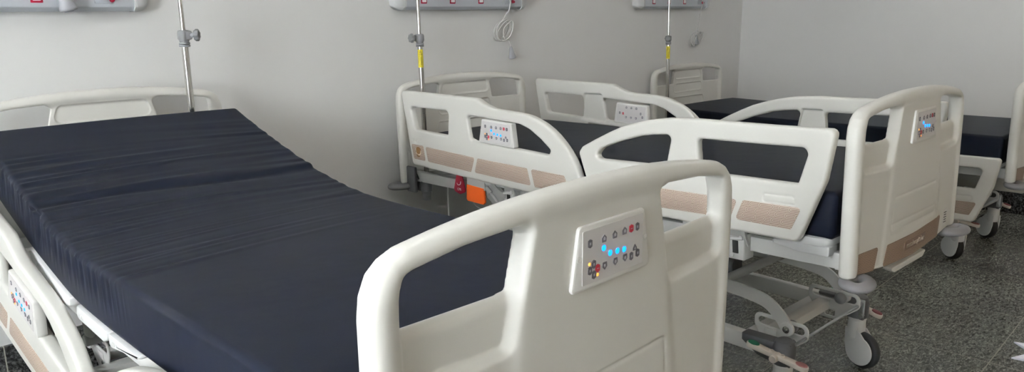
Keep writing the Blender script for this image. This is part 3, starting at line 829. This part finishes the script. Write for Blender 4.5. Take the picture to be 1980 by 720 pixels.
    for v, zt_ in ((-1.78, zc_f), (-.55, zc_h)): obj('lift_shaft', torque(v, .415, zt_), STEELG, root)
    def actuator():
        b = bmesh.new(); cyl(b, (0, -1.70, .40), (0, -1.28, .36), .028, 18); cyl(b, (0, -1.32, .363), (0, -.98, .33), .016, 14); addbox(b, (.04, -1.62, .385), (.10, .13, .075), .01)
        return to_me(fin(b), 'a')
    obj('lift_actuator', cached('act', actuator), GREY, root)
    # ---------------- left flank fittings under the head rail
    def pole_socket():
        b = bmesh.new()
        addlathe(b, [(.016, .052), (.027, .05), (.029, .042), (.029, -.03), (.024, -.035), (.022, -.075), (.014, -.078), (.014, .052)], (0, 0, 0), (0, 0, 1), 24)
        addbox(b, (0, .045, .005), (.04, .05, .075), .008)
        for k in range(2): tube(b, [(-.03+.012*k, .02, .035), (-.034+.012*k, .045, .068), (-.03+.012*k, .065, .04)], .004, 8, k=5)
        return to_me(fin(b), 'pole_socket')
    for sx in (-1, 1): obj('pole_socket', cached('sock', pole_socket), GREY, root, UP @ Matrix.Translation((sx*.372, -.105, -.005)))
    bk = cached('hbk', lambda: to_me(box((0, 0, 0), (.018, .075, .135), .006), 'k'))
    for sx in (-1, 1): obj('corner_bracket', bk, GREY, root, UP @ Matrix.Translation((sx*.425, -.055, .03)))
    def cpr():
        q = fillet([(-.455, .125), (-.482, .125), (-.512, .025), (-.470, .010), (-.422, .022), (-.448, .105)], [.004, .004, .014, 0, .014, .01]); return to_me(fin(prism(q, -.004, .004, 'yz', bev=.002)), 'c')
    def cprtxt():
        me = textmesh('CPR', .017, .0004); me.transform(Matrix.Translation((-.0046, -.467, .034)) @ Matrix.Rotation(-PI/2, 4, 'Z') @ Matrix.Rotation(PI/2, 4, 'X'))
        return me
    def cprhook():
        b = bmesh.new(); tube(b, [(-.0048, -.452, .064), (-.0048, -.457, .056), (-.0048, -.468, .056), (-.0048, -.478, .062), (-.0048, -.481, .074)], .0018, 8, k=5); return to_me(fin(b), 'h')
    for sx in (-1, 1):
        z_c = UP @ Matrix.Translation((sx*.438, 0, 0))
        if sx < 0 or True:
            c_ = obj('emergency_release_handle', cached('cpr', cpr), RED, root, z_c); c_['label'] = 'dark red release handle marked CPR'
            if sx < 0: obj('lettering', cached('cprt', cprtxt), WHITE, c_); obj('arrow_mark', cached('cprh', cprhook), WHITE, c_)
    def tab(): return to_me(fin(prism(fillet([(-.523, .135), (-.648, .13), (-.652, .05), (-.523, .055)], .004), -.003, .003, 'yz', bev=.001)), 't')
    def strap():
        q = [(-.523, .066), (-.645, .060), (-.650, -.006), (-.640, -.017), (-.525, -.014), (-.518, -.004)]
        return to_me(fin(prism(fillet(q, .003), -.006, .006, 'yz', bev=.002)), 's')
    def linkage():
        b = bmesh.new()
        prism(fillet([(-.655, .12), (-.70, .12), (-.83, .005), (-.80, -.03), (-.74, -.02), (-.665, .02)], .012), -.003, .003, 'yz', bev=.001, bm=b)
        cyl(b, (-.010, -.672, .070), (-.010, -.70, .048), .012, 16)
        tube(b, [(-.012, -.695, .052), (-.012, -.765, .003)], .008, 10)
        addbox(b, (-.010, -.762, .006), (.010, .03, .012), .003, Matrix.Rotation(.6, 4, 'X'))
        tube(b, [(-.004, -.715, .10), (-.004, -.735, .075), (-.004, -.77, .055), (-.004, -.80, .05)], 0, sec=[(-.01, -.012), (.01, -.012), (.01, .012), (-.01, .012)], k=5)
        return to_me(fin(b), 'l')
    def latch():
        b = bmesh.new()
        addbox(b, (0, 0, 0), (.006, .062, .088), .003); addbox(b, (.03, -.03, .0), (.06, .004, .088), .001)
        cyl(b, (-.010, -.020, .038), (-.004, -.020, .038), .006, 10); cyl(b, (-.008, .012, -.03), (-.003, .012, -.03), .008, 12)
        cyl(b, (-.006, .03, .026), (-.006, -.028, .034), .006, 10)
        fin(b)
        prism(fillet([(-.012, -.022), (.010, -.022), (.013, .022), (-.009, .022)], .002), -.0029, -.0042, 'yz', mi=1, bm=b)
        me = to_me(b, 'latch'); me.materials.append(STEEL); me.materials.append(INK); return me
    def rail_foot():
        b = bmesh.new(); tube(b, [(0, 0, .16), (.0, -.004, .10), (.012, -.006, .05), (.03, -.006, .02)], 0, sec=[(-.03, -.006), (.03, -.006), (.03, .006), (-.03, .006)], k=5); return to_me(fin(b), 'r')
    for sx in (-1, 1):
        T = UP @ Matrix.Translation((sx*.436, 0, -.05 if low_left else 0)) @ Matrix.Diagonal((-sx, 1, 1, 1))
        if sx > 0: T = UP @ Matrix.Translation((sx*.436, 0, 0))
        o_ = obj('rail_bracket_tab', cached('tab', tab), STEEL, root, T); q = obj('orange_grip', cached('strap', strap), ORANGE, o_); q['label'] = 'bright orange release grip'
        # second one under the foot rail
        T2 = T @ Matrix.Translation((0, -1.215, 0)); o_ = obj('rail_bracket_tab', cached('tab', tab), STEEL, root, T2); q = obj('orange_grip', cached('strap', strap), ORANGE, o_); q['label'] = 'bright orange release grip'
        if sx < 0:
            obj('rail_linkage', cached('link', linkage), STEELG, root, T)
            for v in ((-.82, -1.955) if not low_left else (-1.955,)):
                obj('rail_latch', cached('latch', latch), None, root, UP @ Matrix.Translation((-.44, v, .035)))
                if not low_left: obj('rail_post', cached('rfoot', rail_foot), STEELG, root, UP @ Matrix.Translation((-.448, v, .02)))
    def cable():
        b = bmesh.new(); tube(b, [(-.29, -.19, .03), (-.292, -.185, -.04), (-.29, -.178, -.20), (-.28, -.16, -.38)], .0045, 8, k=6); return to_me(fin(b), 'c')
    obj('power_cable', cached('cable', cable), CORD, root, UP)
    def cable2():
        b = bmesh.new(); tube(b, [(-.42, -.53, .0), (-.42, -.56, -.035), (-.42, -.61, -.045), (-.42, -.66, -.015)], .0022, 6, k=6); return to_me(fin(b), 'c')
    obj('thin_cable', cached('cable2', cable2), CORD, root, UP)
    # deck corner guard near the foot
    gm_ = cached('guard', lambda: to_me(fin(prism(fillet([(-2.02, .082), (-2.17, .058), (-2.272, .058), (-2.272, .094), (-2.17, .094)], .008), -.03, .03, 'yz', bev=.006)), 'g'))
    for sx in (-1, 1): obj('corner_guard', gm_, PLASTW, root, UP @ Matrix.Translation((sx*.405, 0, 0)))
    # ---------------- mattress: rests on the bed, a thing of its own
    me = mattress_mesh(prof, wr=wr, seed=int(x*10))
    m = obj('mattress', me, NAVY); m.matrix_world = root.matrix_world @ UP
    tag(m, mat_label, 'mattress', 'navy mattresses on the beds')
    return root, UP
PATB2 = simple('name_plate_brown', (.16, .095, .06), .45)
LET = simple('lettering_pale', (.42, .34, .27), .4)
PLASTW = simple('platform_plastic', (.72, .725, .72), .35)

def iv_pole(root, UP, u, v, label, knob_dir, zc=.74, sticker=True, z_low=-.07):
    M = root.matrix_world @ UP @ Matrix.Translation((u, v, 0))
    e = empty('iv_pole', M @ Matrix.Translation((0, 0, z_low))); tag(e, label, 'drip stand', 'chrome drip poles at the bed heads')
    T = Matrix.Translation((0, 0, -z_low))
    b = bmesh.new(); cyl(b, (0, 0, z_low), (0, 0, zc-.03), .0130, 24); obj('lower_tube', fin(b), CHROME, e, T)
    b = bmesh.new(); cyl(b, (0, 0, zc-.02), (0, 0, 1.52), .0088, 20); obj('upper_tube', fin(b), CHROME, e, T)
    b = bmesh.new(); addlathe(b, [(.0095, .032), (.020, .030), (.023, .022), (.023, .0), (.019, -.008), (.017, -.014), (.0205, -.016), (.0205, -.021), (.018, -.023), (.0205, -.025), (.0205, -.031), (.0135, -.033)], (0, 0, zc), (0, 0, 1), 24)
    addbox(b, (.014*knob_dir.x, .014*knob_dir.y, zc+.012), (.03, .03, .034), .007)
    cl = obj('clamp', fin(b), LGREY, e, T)
    b = bmesh.new(); d = knob_dir.normalized(); n = 48; prof_ = [(.0, 0), (.009, 0), (.009, .014), (.018, .017), (.0215, .020), (.0215, .030), (.017, .034), (.006, .031), (0, .031)]
    addlathe(b, prof_, (d.x*.024, d.y*.024, zc+.012), (d.x, d.y, 0), n)
    c0 = Vector((d.x*.024, d.y*.024, zc+.012)); ax = Vector((d.x, d.y, 0))
    for vtx in b.verts:
        w = vtx.co-c0; h_ = w.dot(ax); rad = w-ax*h_
        if rad.length > .015:
            ang = math.atan2(rad.z, rad.dot(ax.cross(Vector((0, 0, 1))))); vtx.co = c0+ax*h_+rad*(1+.10*math.cos(ang*7))
    obj('knob', fin(b, 50), LGREY, cl)
    b = bmesh.new()
    for a in (0, PI/2, PI, 3*PI/2):
        tube(b, [(0, 0, 1.50), (.05*math.cos(a), .05*math.sin(a), 1.50), (.10*math.cos(a), .10*math.sin(a), 1.49), (.125*math.cos(a), .125*math.sin(a), 1.51), (.12*math.cos(a), .12*math.sin(a), 1.54)], .003, 8, k=5)
    obj('hooks', fin(b), CHROME, e, T)
    if sticker:
        d = Vector((0, -3.23, 1.42))-M.translation; d = (M.to_3x3().inverted() @ d); a0 = math.atan2(d.y, d.x)
        b = bmesh.new(); rr_ = .0134; z0, z1 = zc-.135, zc-.045; ra = []
        for z in (z0, z1): ra.append([b.verts.new((rr_*math.cos(a0+t), rr_*math.sin(a0+t), z)) for t in np.linspace(-2.2, 2.2, 25)])
        for i in range(24): b.faces.new((ra[0][i], ra[0][i+1], ra[1][i+1], ra[1][i]))
        bmesh.ops.recalc_face_normals(b, faces=b.faces[:])
        for f in b.faces: f.smooth = True
        st = obj('warning_label', b, YEL, e, T); st['label'] = 'yellow warning label wrapped round the tube'
        b = bmesh.new(); rr_ = .0138
        def P(t, z): return (rr_*math.cos(a0+t), rr_*math.sin(a0+t), z)
        # triangle outline, exclamation mark, lines of small print running up the tube
        tri = [(-.62, z1-.026), (.62, z1-.026), (0, z1-.007)]
        for i in range(3):
            p_, q_ = tri[i], tri[(i+1) % 3]; tube(b, [P(p_[0]+(q_[0]-p_[0])*k/6, p_[1]+(q_[1]-p_[1])*k/6) for k in range(7)], .0007, 5)
        tube(b, [P(0, z1-.014), P(0, z1-.020)], .0007, 5)
        obj('warning_symbol', fin(b), INK, st)
        me = textmesh('ATENÇÃO', .0085, .0002); me.transform(Matrix.Rotation(PI/2, 4, 'Z'))
        n_ = len(me.vertices)
        for vv in me.vertices:
            tx, ty = vv.co.x, vv.co.y; t = tx/rr_+.28; vv.co = Vector(P(t, (z0+z1)/2-.012+ty))
        obj('lettering', me, INK, st)
        b = bmesh.new()
        for k, t in enumerate((-.2, -.5, -.8)):
            for j in range(7): tube(b, [P(t, z0+.006+.0078*j), P(t, z0+.006+.0078*j+.0055)], .0004, 4)
        obj('small_print', fin(b), INK, st)
    return e

# ------------------------------------------------------------------ the three beds
FLAT = [(-.125, .266), (-.6, .266), (-1.2, .264), (-1.8, .266), (-2.285, .266)]
PA = [(-.175, .462), (-.30, .420), (-.50, .362), (-.73, .302), (-.92, .264), (-1.10, .248), (-1.35, .246), (-1.7, .252), (-2.0, .256), (-2.285, .256)]
PC = [(-.125, .262), (-.4, .256), (-.8, .246), (-1.3, .243), (-1.8, .243), (-2.285, .243)]
# head rail of the nearest bed: dropped and tipped with the raised back section
HRM = Matrix.Translation((-.012, .096, -.26)) @ Matrix.Translation((0, -.7, .3)) @ Matrix.Rotation(math.asin(.044), 4, 'Z') @ Matrix.Rotation(.231, 4, 'X') @ Matrix.Translation((0, .7, -.3))
D2R = math.radians
bedA, UPA = build_bed('nearest white hospital bed with raised backrest, its footboard filling the foreground', .979, -.147, D2R(-.43), .598, .603, PA, True, True, headrailM=HRM, mat_label='navy mattress bent upwards at the head on the nearest bed', wr=1.)
bedB, UPB = build_bed('middle white hospital bed with all four side rails raised', 2.842, -.133, D2R(-3.06), .544, .6135, FLAT, False, False, mat_label='flat navy mattress between the raised rails of the middle bed', wr=0)
bedC, UPC = build_bed('farthest white hospital bed by the right wall with side rails lowered', 5.211, -.103, D2R(-3.68), .470, .516, PC, True, True, mat_label='flat navy mattress on the farthest bed by the right wall', wr=0)
iv_pole(bedA, UPA, .285, -.105, 'chrome drip pole at the head of the nearest bed, without a yellow label', Vector((.75, -.66, 0)), zc=.735, sticker=False, z_low=-.02)
iv_pole(bedB, UPB, -.366, -.105, 'chrome drip pole with yellow warning label at the head of the middle bed', Vector((-1., .02, 0)), zc=.74)
iv_pole(bedC, UPC, -.36, -.07, 'chrome drip pole with yellow warning label at the head of the farthest bed', Vector((-.85, -.53, 0)), zc=.742)

# ------------------------------------------------------------------ headwall units and call handsets
def unit(x1, label):
    Lx = .985; x0 = x1-Lx; zb = 1.437
    e = empty('headwall_unit', Matrix.Translation((x0, 0, zb))); tag(e, label, 'wall service panel', 'service panels on the back wall')
    # cross-section (y,z): sloping face
    sec = fillet([(0, 0), (-.045, .0), (-.062, .016), (-.075, .24), (-.055, .262), (0, .262)], [0, .008, .008, .008, .01, 0])
    b = bmesh.new(); prism(sec, .055, Lx-.055, 'yz', bm=b); obj('housing', fin(b), ALU, e)
    for a, c, s in ((.0, .052, -1), (Lx-.052, Lx, 1)):
        sec2 = fillet([(0, 0), (-.047, -.002), (-.066, .016), (-.079, .24), (-.057, .266), (0, .266)], [0, .012, .012, .012, .012, 0])
        b = bmesh.new(); n = len(sec2); rows = []
        for k in range(8):
            t = k/7; xx = (a if s < 0 else c)-s*0 ; th = t*PI/2
            shr = .030*(1-math.sin(th)); xx = (a+.052*(1-math.cos(th))) if s < 0 else (c-.052*(1-math.cos(th)))
            rows.append([b.verts.new((xx, max(min(y, 0), y+shr) if y < 0 else 0, z+(shr if z < .13 else -shr))) for y, z in sec2])
        for r0, r1 in zip(rows[:-1], rows[1:]):
            for i in range(n): b.faces.new((r0[i], r0[(i+1) % n], r1[(i+1) % n], r1[i]))
        b.faces.new(rows[0]); b.faces.new(rows[-1]); fin(b, 50); obj('end_cap', b, CAPW, e)
    for xx in (.055, Lx-.055):
        b = bmesh.new(); prism(fillet([(0, -.003), (-.049, -.003), (-.068, .015), (-.081, .242), (-.058, .268), (0, .268)], .006), xx-.005, xx+.005, 'yz', bm=b); obj('trim_band', fin(b), CAPW, e)
    # sockets in red frames
    for xx in (.378, .178, .590):
        M = Matrix.Translation((xx, -.0635, .058)) @ Matrix.Rotation(math.radians(3.3), 4, 'X')
        b = bmesh.new(); prism(fillet([(-.020, -.026), (.020, -.026), (.020, .026), (-.020, .026)], .002), .002, -.0025, 'xz', bev=.0006, bm=b)
        s = obj('power_socket', fin(b), RED, e, M)
        b = bmesh.new(); prism(fillet([(-.0135, -.019), (.0135, -.019), (.0135, .021), (-.0135, .021)], .003), -.002, -.005, 'xz', bev=.001, bm=b)
        obj('socket_face', fin(b), WHITE, s)
        b = bmesh.new()
        for k in (-1, 1): addlathe(b, [(.0022, 0), (.0022, .0006), (0, .0006)], (k*.006, -.005, .006), (0, -1, 0), 10)
        obj('pin_holes', fin(b), INK, s)
    b = bmesh.new(); addlathe(b, [(0, 0), (.009, 0), (.010, .004), (.007, .008), (.007, .015), (.005, .017), (0, .018)], (.842, -.066, .044), (0, -1, -.1), 20)
    obj('call_button', fin(b), RED, e)
    b = bmesh.new(); addbox(b, (.812, -.0655, .058), (.062, .004, .056), .001); obj('call_socket_plate', smooth_ang(b), SCRG, e)
    return e
SCRG = simple('translucent_plate', (.42, .45, .49), .35)
U_A = unit(1.225, 'grey wall service panel at the left edge, above the nearest bed')
U_B = unit(3.425, 'grey wall service panel above the middle bed, behind its drip pole')
U_C = unit(5.56, 'grey wall service panel above the farthest bed, beside the room corner')
def handset_mesh():
    b = bmesh.new(); addlathe(b, [(0, .0), (.004, .0), (.007, -.008), (.009, -.02), (.0135, -.05), (.0185, -.074), (.0185, -.079), (.016, -.083), (.008, -.084), (0, -.083)], n=28)
    for v in b.verts: v.co.y *= .8
    return fin(b, 60)
def call_handset(x_out, loops, hp, hrot, label, tail):
    e = empty('call_handset', Matrix.Translation((x_out, -.07, 1.485))); tag(e, label, 'call button', 'patient call buttons hanging on cords')
    b = bmesh.new(); tube(b, [Vector(p)-Vector((x_out, -.07, 1.485)) for p in loops], .0038, 8, k=9); obj('cord', fin(b, 80), CORD, e)
    h = obj('handset', handset_mesh(), HAND, e,  Matrix.Translation(Vector(hp)-Vector((x_out, -.07, 1.485))) @ hrot @ Matrix.Diagonal((1.3, 1.3, .9, 1)))
    b = bmesh.new(); addlathe(b, [(.0, -.0835), (.009, -.084), (.0095, -.086), (.006, -.0875), (0, -.088)], n=18); obj('push_button', fin(b), SCRG, h)
    return e
def loopcord(x, ztop, cx, cz, rx, rz, n, end, seed):
    r = random.Random(seed); p = [(x-.006, -.080, 1.505), (x-.004, -.086, 1.492), (x+.002, -.084, 1.47), (x+.006, -.066, 1.43), (x+.004, -.045, ztop+.03)]
    for k in range(n*8):
        a = PI/2+2*PI*k/8+.2; j = 1+r.uniform(-.14, .10); p.append((cx+rx*j*math.cos(a)+.003*(k//8-1)+.35*rz*math.sin(a), -.020-.010*(k//8)-.004*math.sin(a), cz+rz*j*math.sin(a)))
    p.append((cx, -.045, cz+.01)); 
    p += end; return p
call_handset(3.245, loopcord(3.245, 1.38, 3.232, 1.318, .058, .060, 4, [(3.235, -.045, 1.268), (3.268, -.045, 1.262), (3.284, -.045, 1.235), (3.286, -.045, 1.222)], 3), (3.286, -.045, 1.226), Matrix.Rotation(-.20, 4, 'Y'), 'grey call button hanging below a coiled white cord above the middle bed', None)
call_handset(5.402, loopcord(5.402, 1.28, 5.412, 1.205, .062, .055, 4, [(5.40, -.045, 1.262), (5.385, -.045, 1.268), (5.378, -.048, 1.25), (5.379, -.05, 1.235)], 5), (5.379, -.05, 1.237), Matrix.Rotation(-.10, 4, 'Y'), 'grey call button tucked inside its coiled white cord above the farthest bed', None)
call_handset(.93, [(.96, -.068, 1.66), (.955, -.085, 1.66), (.94, -.10, 1.64), (.91, -.10, 1.60), (.905, -.10, 1.545), (.905, -.10, 1.532)], (.902, -.098, 1.535), Matrix.Rotation(-.20, 4, 'Y') @ Matrix.Scale(1.3, 4), 'pale call button hanging against the left wall service panel', None)

# ------------------------------------------------------------------ white paper star at the right edge
def star():
    b = bmesh.new(); n = 7; P = []
    for i in range(n*2):
        a = PI*i/n+.25; r = .215 if i % 2 == 0 else .120; P.append((r*math.cos(a), r*math.sin(a)))
    top = b.verts.new((0, 0, .030)); ring = [b.verts.new((x, y, .006 if i % 2 == 0 else .014)) for i, (x, y) in enumerate(P)]; bot = b.verts.new((0, 0, .0))
    rb = [b.verts.new((x, y, 0)) for x, y in P]
    m = len(P)
    for i in range(m):
        j = (i+1) % m; b.faces.new((top, ring[i], ring[j])); b.faces.new((ring[i], rb[i], rb[j], ring[j])); b.faces.new((bot, rb[j], rb[i]))
    bmesh.ops.recalc_face_normals(b, faces=b.faces[:]); return b
st = obj('paper_star', star(), WST); st.matrix_world = Matrix.Translation((3.64, -2.87, .001)) @ Matrix.Rotation(.12, 4, 'Z')
tag(st, 'white pointed paper star lying on the granite floor at the lower right edge', 'paper star')

# ------------------------------------------------------------------ room
X0, X1, Y1, Y0, HT = -2.2, 6.20, 0.0, -6.5, 2.9
def slab(name, c, s, mat): o = obj(name, box(c, s, 0), mat); return struct(o)
slab('floor', ((X0+X1)/2, (Y0+Y1)/2, -.05), (X1-X0+.4, Y1-Y0+.4, .1), FLOORM)
slab('ceiling', ((X0+X1)/2, (Y0+Y1)/2, HT+.05), (X1-X0+.4, Y1-Y0+.4, .1), CEIL)
slab('wall_back', ((X0+X1)/2, .06, HT/2), (X1-X0+.24, .12, HT), WALL)
slab('wall_right', (X1+.06, (Y0+Y1)/2, HT/2), (.12, Y1-Y0, HT), WALL)
slab('wall_front', ((X0+X1)/2, Y0-.06, HT/2), (X1-X0+.24, .12, HT), WALL)
# left wall with a window opening
wy0, wy1, wz0, wz1 = -4.0, -1.2, .95, 2.35
bm = bmesh.new()
addbox(bm, (X0-.06, (Y0+wy0)/2, HT/2), (.12, wy0-Y0, HT), 0); addbox(bm, (X0-.06, (wy1+Y1)/2, HT/2), (.12, Y1-wy1, HT), 0)
addbox(bm, (X0-.06, (wy0+wy1)/2, wz0/2), (.12, wy1-wy0, wz0), 0); addbox(bm, (X0-.06, (wy0+wy1)/2, (wz1+HT)/2), (.12, wy1-wy0, HT-wz1), 0)
struct(obj('wall_left', bm, WALL))
bm = bmesh.new()
for y in (wy0, (wy0+wy1)/2, wy1): addbox(bm, (X0-.06, y, (wz0+wz1)/2), (.05, .05, wz1-wz0), .004)
for z in (wz0, wz1): addbox(bm, (X0-.06, (wy0+wy1)/2, z), (.05, wy1-wy0, .05), .004)
wf = struct(obj('window_1', bm, CAPW))
gm, gnt, gp = newmat('window_glass'); gp.inputs['Transmission Weight'].default_value = 1; gp.inputs['Roughness'].default_value = 0; gp.inputs['IOR'].default_value = 1.02
obj('window_pane', box((X0-.06, (wy0+wy1)/2, (wz0+wz1)/2), (.006, wy1-wy0-.04, wz1-wz0-.04), 0), gm, wf)
slab('baseboard_back', ((X0+X1)/2, -.008, .105), (X1-X0, .016, .21), BASEM)
slab('baseboard_right', (X1-.008, (Y0+Y1)/2, .105), (.016, Y1-Y0, .21), BASEM)
slab('baseboard_left', (X0+.008, (Y0+Y1)/2, .105), (.016, Y1-Y0, .21), BASEM)

# ceiling luminaires
def luminaire(x, y, label, power, col, sx=1.2, sy=.3):
    e = empty('ceiling_luminaire', Matrix.Translation((x, y, HT))); tag(e, label, 'ceiling light', 'ceiling luminaires')
    b = bmesh.new(); addbox(b, (0, 0, -.02), (sx+.04, sy+.04, .04), .004); obj('tray', b, CAPW, e)
    m, nt, p = newmat('diffuser'); p.inputs['Emission Color'].default_value = (*col, 1); p.inputs['Emission Strength'].default_value = power
    b = bmesh.new(); addbox(b, (0, 0, -.0425), (sx-.02, sy-.02, .005), .001); obj('diffuser', b, m, e)
LUM = [(1.0, -1.5, 'ceiling luminaire over the nearest bed', 2.0), (3.2, -1.3, 'ceiling luminaire over the middle bed', 1.0), (5.0, -2.2, 'ceiling luminaire over the farthest bed', 2.2)]
for x, y, l, p in LUM: luminaire(x, y, l, p, (1., .985, .95), 1.2, .6)
luminaire(2.6, -5.7, 'ceiling luminaire behind the beds, by the room entrance', 5.5, (1., .74, .43), 1.2, .6)
# daylight from the window
ld = bpy.data.lights.new('window_daylight', 'AREA'); ld.shape = 'RECTANGLE'; ld.size = wy1-wy0; ld.size_y = wz1-wz0; ld.energy = 410; ld.color = (.955, .985, 1.)
lo = bpy.data.objects.new('window_daylight', ld); COL.objects.link(lo); lo.location = (X0-.25, (wy0+wy1)/2, (wz0+wz1)/2); lo.rotation_euler = (0, -PI/2, 0)

w = bpy.data.worlds.new('World'); S.world = w; w.use_nodes = True
bg = w.node_tree.nodes['Background']; bg.inputs[0].default_value = (.8, .88, 1., 1); bg.inputs[1].default_value = .8

# ------------------------------------------------------------------ camera
cam = bpy.data.cameras.new('Camera'); co = bpy.data.objects.new('Camera', cam); COL.objects.link(co)
yaw_, pit_, rol_ = .8011, .2252, .0090
cy, sy = math.cos(yaw_), math.sin(yaw_); cp, sp_ = math.cos(pit_), math.sin(pit_)
f_ = Vector((sy*cp, cy*cp, -sp_)); r_ = Vector((cy, -sy, 0)); d_ = f_.cross(r_)
r2 = math.cos(rol_)*r_+math.sin(rol_)*d_; d2 = -math.sin(rol_)*r_+math.cos(rol_)*d_
Mc = Matrix.Identity(4)
for i in range(3): Mc[i][0] = r2[i]; Mc[i][1] = -d2[i]; Mc[i][2] = -f_[i]
Mc.translation = Vector((0, -3.2297, 1.42)); co.matrix_world = Mc
cam.sensor_width = 36; cam.lens = 1466.7*36/1980; cam.clip_start = .05
S.camera = co
S.view_settings.view_transform = 'Standard'; S.view_settings.look = 'None'; S.view_settings.gamma = 1; S.view_settings.use_curve_mapping = False
S.view_settings.exposure = 0.95
